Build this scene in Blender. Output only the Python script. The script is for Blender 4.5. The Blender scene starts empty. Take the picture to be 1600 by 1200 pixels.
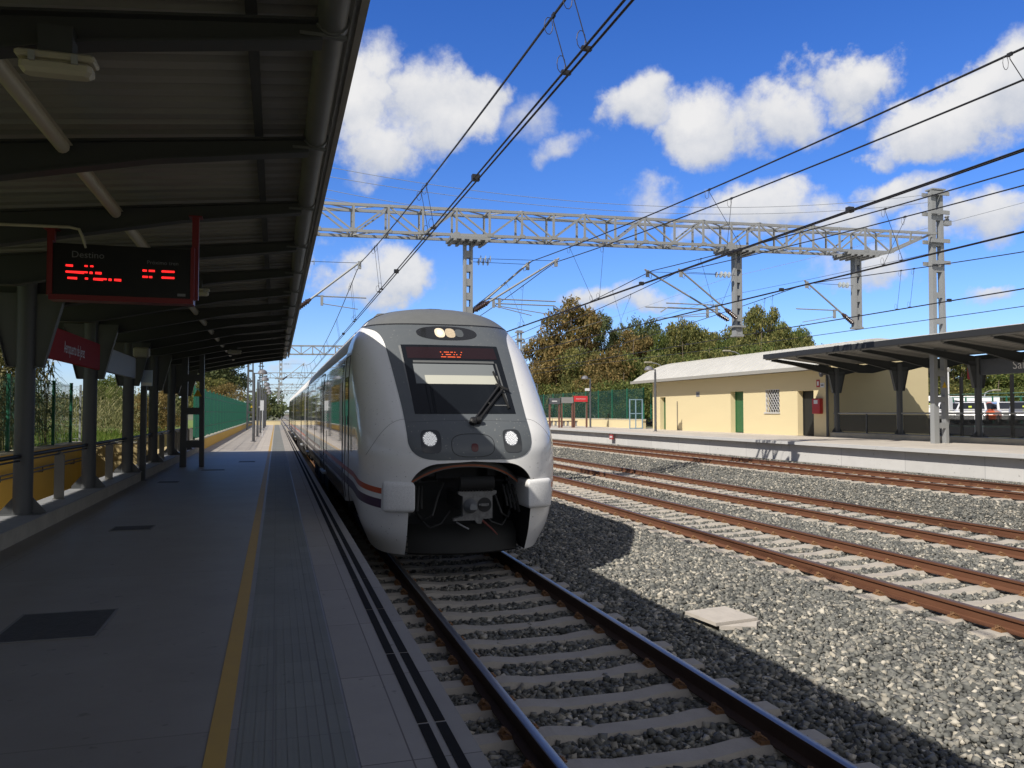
import bpy, math, random
import numpy as np
from mathutils import Vector, Matrix
random.seed(7)
rng = np.random.default_rng(11)
S = bpy.context.scene
COL = S.collection
PI = math.pi

# ------------------------------------------------------------------ camera
EYE = Vector((0.0, 0.0, 1.55))
YAW = math.atan(368 / 1250); PITCH = math.atan(45 / 1250)
cam_data = bpy.data.cameras.new("camera")
cam_data.lens = 28.125; cam_data.sensor_width = 36.0
cam_data.clip_start = 0.05; cam_data.clip_end = 6000
cam = bpy.data.objects.new("camera", cam_data); COL.objects.link(cam)
cam.location = EYE; cam.rotation_euler = (PI / 2 + PITCH, 0, -YAW)
S.camera = cam

# ------------------------------------------------------------------ exposure
S.view_settings.view_transform = 'Standard'
S.view_settings.look = 'None'
S.view_settings.exposure = 0.0
S.view_settings.gamma = 1.0
S.view_settings.use_curve_mapping = False
S.cycles.max_bounces = 8
S.cycles.transparent_max_bounces = 16

# ------------------------------------------------------------------ sun
SUN_L = Vector((0.88, 0.58, -1.0)).normalized()          # direction the light travels
sun = bpy.data.lights.new("sun", 'SUN'); sun.energy = 5.0; sun.angle = math.radians(0.53)
sun.color = (1.0, 0.94, 0.85)
sun_o = bpy.data.objects.new("sun", sun); COL.objects.link(sun_o)
sun_o.rotation_euler = SUN_L.to_track_quat('-Z', 'Y').to_euler()
sun_o.location = (-30, -20, 40)

# ------------------------------------------------------------------ world: sky with clouds
def build_world():
    w = bpy.data.worlds.new("World"); S.world = w; w.use_nodes = True
    nt = w.node_tree; N = nt.nodes; Lk = nt.links; N.clear()
    def node(t, **k):
        n = N.new(t)
        for a, b in k.items(): setattr(n, a, b)
        return n
    def math_(op, a, b=None, c=None, clamp=False):
        n = node('ShaderNodeMath', operation=op, use_clamp=clamp)
        for i, v in enumerate((a, b, c)):
            if v is None: continue
            if isinstance(v, (int, float)): n.inputs[i].default_value = v
            else: Lk.new(v, n.inputs[i])
        return n.outputs[0]
    out = node('ShaderNodeOutputWorld'); bg = node('ShaderNodeBackground')
    bg.inputs['Strength'].default_value = 0.1
    sky = node('ShaderNodeTexSky', sky_type='NISHITA', sun_disc=False)
    sky.sun_elevation = math.asin(-SUN_L.z)
    sky.sun_rotation = math.atan2(-SUN_L.x, -SUN_L.y) % (2 * PI)
    sky.air_density = 1.0; sky.dust_density = 0.3; sky.ozone_density = 3.0
    hs = node('ShaderNodeHueSaturation'); hs.inputs['Saturation'].default_value = 1.22
    hs.inputs['Value'].default_value = 0.8
    Lk.new(sky.outputs[0], hs.inputs['Color'])
    tint = node('ShaderNodeMix', data_type='RGBA', blend_type='MULTIPLY'); tint.inputs['Factor'].default_value = 1.0
    Lk.new(hs.outputs[0], tint.inputs['A'])
    tc = node('ShaderNodeTexCoord')
    sep = node('ShaderNodeSeparateXYZ'); Lk.new(tc.outputs['Generated'], sep.inputs[0])
    tr_ = node('ShaderNodeMapRange'); tr_.inputs['From Min'].default_value = 0.10; tr_.inputs['From Max'].default_value = 0.50
    Lk.new(sep.outputs[2], tr_.inputs['Value'])
    tm = node('ShaderNodeMix', data_type='RGBA'); tm.inputs['A'].default_value = (1.32, 1.50, 2.15, 1); tm.inputs['B'].default_value = (0.92, 1.24, 2.05, 1)
    Lk.new(tr_.outputs[0], tm.inputs['Factor']); Lk.new(tm.outputs['Result'], tint.inputs['B'])
    az = math_('ARCTAN2', sep.outputs[0], sep.outputs[1])
    el = math_('ARCSINE', sep.outputs[2])
    # low frequency warp so that no ellipse stays an ellipse
    nz = node('ShaderNodeTexNoise'); nz.inputs['Scale'].default_value = 7.0; nz.inputs['Detail'].default_value = 7.0; nz.inputs['Roughness'].default_value = 0.6
    Lk.new(tc.outputs['Generated'], nz.inputs['Vector'])
    nsep = node('ShaderNodeSeparateColor'); Lk.new(nz.outputs['Color'], nsep.inputs[0])
    azw = math_('ADD', az, math_('MULTIPLY', math_('SUBTRACT', nsep.outputs[0], 0.5), 0.26))
    elw = math_('ADD', el, math_('MULTIPLY', math_('SUBTRACT', nsep.outputs[1], 0.5), 0.15))
    # azimuth, elevation, half width, half height (degrees), weight
    blobs = CLOUDS
    dens = None; low = None
    for a, e, ra, re, wt in blobs:
        dx = math_('DIVIDE', math_('SUBTRACT', azw, math.radians(a)), math.radians(ra))
        dy = math_('DIVIDE', math_('SUBTRACT', elw, math.radians(e)), math.radians(re))
        d2 = math_('ADD', math_('MULTIPLY', dx, dx), math_('MULTIPLY', dy, dy))
        f = math_('MULTIPLY', math_('SUBTRACT', 1.0, d2, clamp=True), wt)
        g = math_('MULTIPLY', f, math_('ADD', math_('MULTIPLY', dy, 0.5), 0.5, clamp=True))
        dens = f if dens is None else math_('MAXIMUM', dens, f)
        low = g if low is None else math_('MAXIMUM', low, g)
    fb = node('ShaderNodeTexNoise'); fb.inputs['Scale'].default_value = 11.0
    fb.inputs['Detail'].default_value = 9.0; fb.inputs['Roughness'].default_value = 0.62
    Lk.new(tc.outputs['Generated'], fb.inputs['Vector'])
    # unseen scattered clouds over the rest of the sky, cover raised for whiter ambient
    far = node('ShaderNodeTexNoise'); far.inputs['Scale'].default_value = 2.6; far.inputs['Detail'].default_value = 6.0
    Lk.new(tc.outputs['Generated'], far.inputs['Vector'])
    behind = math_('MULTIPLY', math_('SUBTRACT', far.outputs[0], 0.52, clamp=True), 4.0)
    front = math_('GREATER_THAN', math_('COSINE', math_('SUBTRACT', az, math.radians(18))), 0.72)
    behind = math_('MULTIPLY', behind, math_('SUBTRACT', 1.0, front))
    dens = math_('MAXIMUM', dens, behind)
    n0 = math_('MULTIPLY', math_('SUBTRACT', fb.outputs[0], 0.5), 2.6)
    tot = math_('ADD', dens, math_('MULTIPLY', n0, math_('ADD', math_('MULTIPLY', dens, 0.35), 0.42, clamp=True)))
    mr = node('ShaderNodeMapRange', interpolation_type='SMOOTHSTEP')
    mr.inputs['From Min'].default_value = 0.14; mr.inputs['From Max'].default_value = 0.95
    Lk.new(tot, mr.inputs['Value'])
    # cloud tone: sunlit tops, grey undersides
    tone = math_('ADD', math_('MULTIPLY', low, 0.95), math_('MULTIPLY', n0, 0.34))
    cr = node('ShaderNodeValToRGB')
    cr.color_ramp.elements[0].position = 0.0; cr.color_ramp.elements[0].color = (4.9, 5.35, 6.3, 1)
    cr.color_ramp.elements[1].position = 0.72; cr.color_ramp.elements[1].color = (8.8, 8.7, 8.6, 1)
    Lk.new(tone, cr.inputs[0])
    # pale haze added to the unseen sky outside the view, to neutralise ambient light
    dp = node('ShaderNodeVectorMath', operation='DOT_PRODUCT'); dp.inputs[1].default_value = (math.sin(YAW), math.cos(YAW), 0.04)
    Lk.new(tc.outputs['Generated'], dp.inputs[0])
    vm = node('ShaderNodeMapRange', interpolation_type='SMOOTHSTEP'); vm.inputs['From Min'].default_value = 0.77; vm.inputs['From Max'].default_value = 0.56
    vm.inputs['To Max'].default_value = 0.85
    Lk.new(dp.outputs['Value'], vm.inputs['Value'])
    fill_veil = node('ShaderNodeMix', data_type='RGBA'); fill_veil.inputs['B'].default_value = (1.85, 1.85, 1.88, 1)
    Lk.new(vm.outputs[0], fill_veil.inputs['Factor']); Lk.new(tint.outputs['Result'], fill_veil.inputs['A'])
    mx = node('ShaderNodeMix', data_type='RGBA')
    Lk.new(math_('MULTIPLY', mr.outputs[0], 0.97), mx.inputs['Factor'])
    Lk.new(fill_veil.outputs['Result'], mx.inputs['A']); Lk.new(cr.outputs[0], mx.inputs['B'])
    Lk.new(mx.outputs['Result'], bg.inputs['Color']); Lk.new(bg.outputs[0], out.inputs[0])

def px_dir(u, v):
    """azimuth, elevation in degrees of the sky seen in that direction"""
    F0 = Vector((math.sin(YAW), math.cos(YAW), 0)); R = Vector((math.cos(YAW), -math.sin(YAW), 0)); Z = Vector((0, 0, 1))
    F = F0 * math.cos(PITCH) + Z * math.sin(PITCH); U = -F0 * math.sin(PITCH) + Z * math.cos(PITCH)
    d = (F + R * ((u - 800) / 1250) + U * ((600 - v) / 1250)).normalized()
    return math.degrees(math.atan2(d.x, d.y)), math.degrees(math.asin(d.z))
CLOUDS = []
for u, v, ru, rv, wt in (
        (560, 160, 80, 150, 1.25), (665, 150, 110, 110, 1.3), (600, 240, 120, 90, 1.2), (690, 200, 90, 70, 1.0),
        (860, 230, 60, 40, .62), (800, 175, 70, 55, .5), (600, 298, 60, 25, .5),
        (985, 175, 95, 65, 1.1), (1110, 200, 130, 85, 1.3), (1225, 180, 120, 70, 1.1), (1340, 110, 120, 60, 1.25), (1090, 250, 60, 35, .7),
        (1500, 170, 150, 80, 1.3), (1590, 130, 110, 90, 1.3), (1420, 215, 70, 45, .9),
        (1030, 318, 70, 32, .55), (1210, 330, 140, 55, 1.15), (1300, 350, 110, 40, .9), (1130, 345, 60, 40, .8),
        (1420, 310, 110, 50, 1.0), (1560, 330, 130, 60, 1.15), (1480, 370, 90, 35, .8), (1470, 275, 60, 25, .6),
        (600, 440, 110, 45, 1.05), (480, 410, 55, 40, .8), (960, 465, 110, 30, .9), (1010, 470, 90, 25, .8), (1330, 425, 120, 40, .85),
        (1560, 465, 80, 22, .7), (1440, 515, 40, 16, .5), (930, 535, 60, 14, .5), (60, 560, 140, 30, .8), (450, 560, 60, 20, .45),
        (1540, 580, 120, 14, .6)):
    a, e = px_dir(u, v); a2, e2 = px_dir(u + ru, v); a3, e3 = px_dir(u, v - rv)
    CLOUDS.append((a, e, abs(a2 - a), abs(e3 - e), wt))
CLOUDS += [(148, 24, 32, 24, 1.3), (-156, 26, 24, 24, 1.3), (178, 40, 3, 3, .0)]   # unseen clouds added behind the camera to brighten the train front
build_world()

# ------------------------------------------------------------------ materials
MATS = {}
def mat(name, col, rough=0.6, metal=0.0, var=0.0, scale=4.0, bump=0.0, bscale=40.0, coat=0.0, emit=None, estr=0.0,
        alpha=1.0, specks=None, col2=None, island=0.0, trans=0.0, spec=0.5, stretch=None, detail=5.0):
    if name in MATS: return MATS[name]
    m = bpy.data.materials.new(name); m.use_nodes = True
    nt = m.node_tree; N = nt.nodes; Lk = nt.links
    b = N['Principled BSDF']
    b.inputs['Base Color'].default_value = (*col, 1); b.inputs['Roughness'].default_value = rough
    b.inputs['Metallic'].default_value = metal; b.inputs['Coat Weight'].default_value = coat
    b.inputs['Coat Roughness'].default_value = 0.03
    b.inputs['Specular IOR Level'].default_value = spec
    b.inputs['Transmission Weight'].default_value = trans
    b.inputs['Alpha'].default_value = alpha
    if emit: b.inputs['Emission Color'].default_value = (*emit, 1); b.inputs['Emission Strength'].default_value = estr
    src = None
    if var > 0 or island > 0 or bump > 0:
        tc = N.new('ShaderNodeTexCoord'); vec = tc.outputs['Object']
        if stretch:
            mp = N.new('ShaderNodeMapping'); mp.inputs['Scale'].default_value = stretch
            Lk.new(vec, mp.inputs['Vector']); vec = mp.outputs[0]
    if var > 0 or island > 0:
        c2 = col2 or tuple(c * 0.45 for c in col)
        mix = N.new('ShaderNodeMix'); mix.data_type = 'RGBA'
        mix.inputs['A'].default_value = (*col, 1); mix.inputs['B'].default_value = (*c2, 1)
        fac = None
        if var > 0:
            n = N.new('ShaderNodeTexNoise'); n.inputs['Scale'].default_value = scale; n.inputs['Detail'].default_value = detail
            n.inputs['Roughness'].default_value = 0.65
            Lk.new(vec, n.inputs['Vector'])
            mr = N.new('ShaderNodeMapRange'); mr.inputs['From Min'].default_value = 0.35; mr.inputs['From Max'].default_value = 0.72
            mr.inputs['To Max'].default_value = var; Lk.new(n.outputs[0], mr.inputs['Value']); fac = mr.outputs[0]
        if island > 0:
            g = N.new('ShaderNodeNewGeometry')
            mm = N.new('ShaderNodeMath'); mm.operation = 'MULTIPLY'; mm.inputs[1].default_value = island
            Lk.new(g.outputs['Random Per Island'], mm.inputs[0])
            if fac is not None:
                ad = N.new('ShaderNodeMath'); ad.operation = 'ADD'; ad.use_clamp = True
                Lk.new(fac, ad.inputs[0]); Lk.new(mm.outputs[0], ad.inputs[1]); fac = ad.outputs[0]
            else: fac = mm.outputs[0]
        Lk.new(fac, mix.inputs['Factor']); Lk.new(mix.outputs['Result'], b.inputs['Base Color'])
    if specks:                                   # sparse dirt spots: (scale, density, colour)
        if var <= 0 and bump <= 0: tc = N.new('ShaderNodeTexCoord'); vec = tc.outputs['Object']
        sn = N.new('ShaderNodeTexNoise'); sn.inputs['Scale'].default_value = specks[0]; sn.inputs['Detail'].default_value = 1.5
        Lk.new(vec, sn.inputs['Vector'])
        sr = N.new('ShaderNodeMapRange'); sr.inputs['From Min'].default_value = specks[1]; sr.inputs['From Max'].default_value = specks[1] + .03
        Lk.new(sn.outputs[0], sr.inputs['Value'])
        sx = N.new('ShaderNodeMix'); sx.data_type = 'RGBA'; sx.inputs['B'].default_value = (*specks[2], 1); sx.inputs['A'].default_value = (*col, 1)
        if b.inputs['Base Color'].is_linked: Lk.new(b.inputs['Base Color'].links[0].from_socket, sx.inputs['A'])
        Lk.new(sr.outputs[0], sx.inputs['Factor']); Lk.new(sx.outputs['Result'], b.inputs['Base Color'])
    if bump > 0:
        n2 = N.new('ShaderNodeTexNoise'); n2.inputs['Scale'].default_value = bscale; n2.inputs['Detail'].default_value = 4
        Lk.new(vec, n2.inputs['Vector'])
        bp = N.new('ShaderNodeBump'); bp.inputs['Strength'].default_value = bump; bp.inputs['Distance'].default_value = 0.01
        Lk.new(n2.outputs[0], bp.inputs['Height']); Lk.new(bp.outputs[0], b.inputs['Normal'])
    MATS[name] = m
    return m

def ramp_island(name, stops, rough=0.8, noise=0.25, trans_leaf=False, nscale=0.6):
    """colour picked per loose piece (stone, leaf) from a ramp, shifted in clumps by noise"""
    m = bpy.data.materials.new(name); m.use_nodes = True; nt = m.node_tree; N = nt.nodes; Lk = nt.links
    b = N['Principled BSDF']; b.inputs['Roughness'].default_value = rough; b.inputs['Specular IOR Level'].default_value = 0.3
    g = N.new('ShaderNodeNewGeometry'); tc = N.new('ShaderNodeTexCoord')
    n = N.new('ShaderNodeTexNoise'); n.inputs['Scale'].default_value = nscale; n.inputs['Detail'].default_value = 3
    Lk.new(tc.outputs['Object'], n.inputs['Vector'])
    ma = N.new('ShaderNodeMath'); ma.operation = 'MULTIPLY_ADD'; ma.inputs[1].default_value = noise * 4; ma.inputs[2].default_value = -noise * 2
    Lk.new(n.outputs[0], ma.inputs[0])
    ad = N.new('ShaderNodeMath'); ad.operation = 'ADD'; Lk.new(g.outputs['Random Per Island'], ad.inputs[0]); Lk.new(ma.outputs[0], ad.inputs[1])
    cr = N.new('ShaderNodeValToRGB'); el = cr.color_ramp.elements
    el[0].position, el[0].color = stops[0][0], (*stops[0][1], 1)
    el[1].position, el[1].color = stops[-1][0], (*stops[-1][1], 1)
    for p, c in stops[1:-1]:
        e = el.new(p); e.color = (*c, 1)
    Lk.new(ad.outputs[0], cr.inputs[0]); Lk.new(cr.outputs[0], b.inputs['Base Color'])
    if trans_leaf:
        tr = N.new('ShaderNodeBsdfTranslucent'); Lk.new(cr.outputs[0], tr.inputs['Color'])
        ms = N.new('ShaderNodeMixShader'); ms.inputs[0].default_value = 0.42
        Lk.new(b.outputs[0], ms.inputs[1]); Lk.new(tr.outputs[0], ms.inputs[2])
        Lk.new(ms.outputs[0], N['Material Output'].inputs[0])
    return m

def tile_mat(name, col, joint, sx, sy, width, rough=0.75, var=0.5, offset=0.0, gloss_noise=False, dirt=None):
    """flat paving with thin joints (object coordinates, x across, y along)"""
    m = bpy.data.materials.new(name); m.use_nodes = True; nt = m.node_tree; N = nt.nodes; Lk = nt.links
    b = N['Principled BSDF']; b.inputs['Roughness'].default_value = rough
    tc = N.new('ShaderNodeTexCoord')
    br = N.new('ShaderNodeTexBrick'); br.offset = offset; br.squash = 1.0
    br.inputs['Scale'].default_value = 1.0; br.inputs['Mortar Size'].default_value = width
    br.inputs['Brick Width'].default_value = sx; br.inputs['Row Height'].default_value = sy
    br.inputs['Mortar Smooth'].default_value = 0.1; br.inputs['Bias'].default_value = 0.0
    br.inputs['Color1'].default_value = (*col, 1); br.inputs['Color2'].default_value = (*[c * 0.88 for c in col], 1)
    br.inputs['Mortar'].default_value = (*joint, 1)
    Lk.new(tc.outputs['Object'], br.inputs['Vector'])
    n = N.new('ShaderNodeTexNoise'); n.inputs['Scale'].default_value = 1.3; n.inputs['Detail'].default_value = 8; n.inputs['Roughness'].default_value = 0.7
    Lk.new(tc.outputs['Object'], n.inputs['Vector'])
    mr = N.new('ShaderNodeMapRange'); mr.inputs['From Min'].default_value = 0.3; mr.inputs['From Max'].default_value = 0.75; mr.inputs['To Max'].default_value = var
    Lk.new(n.outputs[0], mr.inputs['Value'])
    mix = N.new('ShaderNodeMix'); mix.data_type = 'RGBA'; mix.inputs['B'].default_value = (*(dirt or [c * 0.6 for c in col]), 1)
    Lk.new(mr.outputs[0], mix.inputs['Factor']); Lk.new(br.outputs['Color'], mix.inputs['A'])
    sn = N.new('ShaderNodeTexNoise'); sn.inputs['Scale'].default_value = 9.0; sn.inputs['Detail'].default_value = 2; Lk.new(tc.outputs['Object'], sn.inputs['Vector'])
    sr = N.new('ShaderNodeMapRange'); sr.inputs['From Min'].default_value = .68; sr.inputs['From Max'].default_value = .74; sr.inputs['To Max'].default_value = .55; Lk.new(sn.outputs[0], sr.inputs['Value'])
    sx = N.new('ShaderNodeMix'); sx.data_type = 'RGBA'; sx.inputs['B'].default_value = (*[c * .35 for c in col], 1)
    Lk.new(sr.outputs[0], sx.inputs['Factor']); Lk.new(mix.outputs['Result'], sx.inputs['A'])
    Lk.new(sx.outputs['Result'], b.inputs['Base Color'])
    n2 = N.new('ShaderNodeTexNoise'); n2.inputs['Scale'].default_value = 60; Lk.new(tc.outputs['Object'], n2.inputs['Vector'])
    bp = N.new('ShaderNodeBump'); bp.inputs['Strength'].default_value = 0.12; bp.inputs['Distance'].default_value = 0.004
    Lk.new(n2.outputs[0], bp.inputs['Height']); Lk.new(bp.outputs[0], b.inputs['Normal'])
    MATS[name] = m
    return m

M_white = mat('train_white', (0.90, 0.895, 0.88), 0.3, 0.0, var=0.08, scale=9, coat=0.5, col2=(0.6, 0.6, 0.58), detail=9, specks=(34, .725, (.3, .29, .27)))
M_wside = mat('train_side', (0.55, 0.55, 0.56), 0.16, 0.25, var=0.15, scale=2, coat=1.0, col2=(0.42, 0.42, 0.42))
M_speck = mat('train_bumper', (0.86, 0.86, 0.85), 0.45, var=0.35, scale=60, col2=(0.4, 0.4, 0.41), bump=0.1, detail=2)
M_mask = mat('train_grey', (0.105, 0.118, 0.128), 0.42, var=0.3, scale=6, coat=0.15, col2=(0.14, 0.145, 0.15), specks=(30, .70, (.25, .25, .24)))
M_roofg = mat('train_roof_grey', (0.15, 0.155, 0.153), 0.5, var=0.5, scale=7, col2=(0.12, 0.125, 0.125))
M_glass = mat('dark_glass', (0.008, 0.01, 0.013), 0.06, spec=0.35)
M_sglass = mat('side_glass', (0.012, 0.014, 0.018), 0.03, coat=1.0)
M_black = mat('black_plastic', (0.012, 0.012, 0.013), 0.5)
M_rubber = mat('black_rubber', (0.01, 0.01, 0.01), 0.8)
M_cavity = mat('cavity_dark', (0.012, 0.012, 0.012), 0.8)
M_under = mat('underframe', (0.02, 0.019, 0.018), 0.75, var=0.5, scale=9, col2=(0.035, 0.028, 0.022))
M_iron = mat('coupler_iron', (0.24, 0.24, 0.235), 0.55, 0.5, var=0.6, scale=18, col2=(0.06, 0.055, 0.05))
M_orange = mat('orange_stripe', (0.55, 0.09, 0.03), 0.35, coat=0.5)
M_purple = mat('purple_stripe', (0.075, 0.035, 0.085), 0.35, coat=0.5)
M_blind = mat('blind_grey', (0.18, 0.195, 0.2), 0.6)
M_blind2 = mat('blind_cream', (0.5, 0.5, 0.43), 0.6)
M_lens = mat('lamp_lens', (0.2, 0.21, 0.23), 0.25, 0.0, emit=(0.95, 0.97, 1.0), estr=0.06)
M_lensdots = mat('lamp_dots', (0.9, 0.9, 0.9), 0.1, emit=(1, 1, 1), estr=0.7)
M_warm = mat('lamp_warm', (0.4, 0.34, 0.27), 0.2, emit=(1.0, 0.80, 0.55), estr=0.75)
M_warm2 = mat('lamp_warm_dim', (0.4, 0.34, 0.26), 0.2, emit=(1.0, 0.76, 0.45), estr=0.35, var=.6, scale=40, col2=(.1,.08,.06))
M_led_o = mat('led_orange', (0.4, 0.05, 0.01), 0.5, emit=(1.0, 0.16, 0.05), estr=1.0)
M_led_r = mat('led_red', (0.4, 0.01, 0.01), 0.5, emit=(1.0, 0.02, 0.02), estr=1.6)
M_tail = mat('tail_red', (0.10, 0.012, 0.012), 0.25)

M_steel = mat('grey_painted_steel', (0.085, 0.09, 0.094), 0.5, 0.0, var=0.3, scale=3, col2=(0.06, 0.066, 0.072))
M_beam = mat('canopy_beam_grey', (0.042, 0.045, 0.046), 0.55, var=0.3, scale=2, col2=(0.045, 0.048, 0.05))
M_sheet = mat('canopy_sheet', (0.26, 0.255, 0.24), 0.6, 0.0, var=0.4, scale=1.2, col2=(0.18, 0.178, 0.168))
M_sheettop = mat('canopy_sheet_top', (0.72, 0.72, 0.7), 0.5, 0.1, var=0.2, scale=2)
M_gutter = mat('gutter_grey', (0.14, 0.145, 0.145), 0.5, 0.1, var=0.3, scale=4)
M_fascia = mat('fascia_grey', (0.30, 0.29, 0.27), 0.55, var=0.3, scale=5)
M_galv = mat('galvanised_steel', (0.33, 0.34, 0.34), 0.55, 0.2, var=0.35, scale=6, col2=(0.3, 0.31, 0.33))
M_wire = mat('wire_dark', (0.045, 0.045, 0.05), 0.5, 0.5)
M_wirelt = mat('wire_light', (0.35, 0.38, 0.42), 0.5, 0.3)
M_insul = mat('insulator_brown', (0.055, 0.03, 0.025), 0.25, coat=0.5)
M_insglass = mat('insulator_glass', (0.45, 0.5, 0.52), 0.1, coat=0.5)
M_lampbody = mat('light_housing', (0.40, 0.37, 0.28), 0.45, var=0.2, scale=12)
M_diff = mat('light_diffuser', (0.42, 0.39, 0.30), 0.4)
M_red = mat('sign_red', (0.33, 0.016, 0.016), 0.7, spec=0.2)
M_dred = mat('board_dark_red', (0.16, 0.012, 0.014), 0.4)
M_signgrey = mat('sign_grey', (0.10, 0.11, 0.125), 0.4)
M_signlt = mat('sign_light_grey', (0.26, 0.26, 0.26), 0.5)
M_letter = mat('letter_white', (0.75, 0.75, 0.75), 0.5)
M_letterdim = mat('letter_grey', (0.16, 0.16, 0.17), 0.5)
M_yel = mat('yellow_line', (0.46, 0.29, 0.06), 0.6, var=0.4, scale=6, col2=(0.36, 0.23, 0.06))
M_stripe = mat('black_strip', (0.024, 0.023, 0.023), 0.95, var=0.3, scale=20, spec=0.1)
M_conc = mat('concrete', (0.36, 0.35, 0.33), 0.85, var=0.5, scale=2.5, bump=0.25, bscale=40, col2=(0.25, 0.245, 0.235))
M_concw = mat('concrete_white', (0.56, 0.56, 0.55), 0.85, var=0.4, scale=1.5, bump=0.15, bscale=30, col2=(0.44, 0.44, 0.43))
M_edge = tile_mat('edge_slab', (0.355, 0.33, 0.295), (0.12, 0.1, 0.09), 0.6, 1.2, 0.004, var=0.45)
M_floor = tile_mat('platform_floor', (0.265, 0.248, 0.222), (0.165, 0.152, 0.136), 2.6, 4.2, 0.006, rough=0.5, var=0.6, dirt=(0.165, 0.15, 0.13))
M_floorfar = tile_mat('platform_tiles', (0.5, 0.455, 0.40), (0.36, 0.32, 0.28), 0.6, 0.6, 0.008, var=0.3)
M_tact = None
M_yellowwall = mat('yellow_wall', (0.74, 0.47, 0.085), 0.85, var=0.35, scale=1.4, bump=0.1, col2=(0.62, 0.40, 0.09))
M_cream = mat('cream_coping', (0.55, 0.52, 0.42), 0.85, var=0.3, scale=3)
M_kerb = mat('kerb_cream', (0.45, 0.42, 0.34), 0.85, var=0.5, scale=2, bump=0.1)
M_bldg = mat('building_yellow', (0.70, 0.595, 0.36), 0.85, var=0.25, scale=0.8, bump=0.1, col2=(0.60, 0.50, 0.30), stretch=(1, 0.3, 2))
M_broof = mat('building_roof', (0.58, 0.57, 0.53), 0.6, var=0.25, scale=1.5)
M_trim = mat('roof_trim', (0.2, 0.19, 0.17), 0.6)
M_green = mat('green_door', (0.035, 0.13, 0.05), 0.45, var=0.2, scale=5)
M_dark = mat('dark_opening', (0.015, 0.017, 0.016), 0.6)
M_gfence = mat('green_fence', (0.010, 0.10, 0.068), 0.5, var=0.3, scale=1.5, col2=(0.012, 0.075, 0.055))
M_gpost = mat('green_post', (0.015, 0.14, 0.08), 0.45)
M_mesh = mat('fence_mesh', (0.06, 0.16, 0.12), 0.5)
M_meshlt = mat('fence_mesh_light', (0.3, 0.33, 0.34), 0.5)
M_rust = mat('rail_rust', (0.155, 0.065, 0.032), 0.85, var=0.5, scale=9, col2=(0.105, 0.038, 0.018), bump=0.2, stretch=(1, 0.15, 1))
M_railtop = mat('rail_top_rusty', (0.17, 0.11, 0.085), 0.4, 0.4, var=0.4, scale=20, stretch=(1, 0.1, 1))
M_railshine = mat('rail_top_shiny', (0.33, 0.33, 0.34), 0.36, 0.85, var=0.3, scale=30, stretch=(4, 0.05, 1), col2=(0.25, 0.22, 0.2))
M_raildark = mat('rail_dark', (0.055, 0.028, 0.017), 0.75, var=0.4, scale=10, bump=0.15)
M_sleeper = mat('sleeper_concrete', (0.46, 0.42, 0.36), 0.9, var=0.5, scale=5, bump=0.3, bscale=60, col2=(0.33, 0.29, 0.25))
M_clip = mat('clip_rust', (0.28, 0.15, 0.07), 0.7, 0.2, var=0.5, scale=40)
M_asph = mat('asphalt', (0.05, 0.05, 0.05), 0.9, var=0.4, scale=2)
M_cover = mat('iron_cover', (0.075, 0.073, 0.068), 0.7, 0.3, var=0.5, scale=10, bump=0.5, bscale=30)
M_lampgrey = mat('lamp_post_grey', (0.09, 0.095, 0.105), 0.45, var=0.2, scale=3)
M_dome = mat('lamp_dome', (0.17, 0.17, 0.19), 0.5)
M_bluegate = mat('blue_gate', (0.22, 0.33, 0.42), 0.5)
M_firered = mat('fire_red', (0.40, 0.02, 0.02), 0.35, coat=0.4)
M_yellow = mat('warning_yellow', (0.6, 0.38, 0.02), 0.5)
M_carw = mat('car_white', (0.75, 0.75, 0.75), 0.25, coat=0.8)
M_cars = mat('car_silver', (0.35, 0.36, 0.38), 0.3, 0.4, coat=0.8)
M_caro = mat('car_orange', (0.6, 0.12, 0.03), 0.3, coat=0.8)
M_tyre = mat('tyre', (0.02, 0.02, 0.02), 0.85)
M_panel = mat('railing_panel', (0.03, 0.032, 0.03), 0.25, alpha=0.62)
M_sky_paper = mat('paper_white', (0.6, 0.62, 0.65), 0.5)
M_bark = mat('bark', (0.16, 0.12, 0.085), 0.9, var=0.6, scale=3, col2=(0.3, 0.26, 0.21), stretch=(1, 1, 0.2))

# ------------------------------------------------------------------ builders
def tag(o, label=None, cat=None, group=None, kind=None):
    if label: o['label'] = label
    if cat: o['category'] = cat
    if group: o['group'] = group
    if kind: o['kind'] = kind
    return o

def thing(name, loc, label, cat, group=None):
    o = bpy.data.objects.new(name, None); COL.objects.link(o)
    o.location = loc; o.empty_display_size = 0.2
    return tag(o, label, cat, group)

def root_loc(o):
    while o is not None and o.parent is not None: o = o.parent
    return Vector(o.location) if o is not None else Vector((0, 0, 0))

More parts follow.
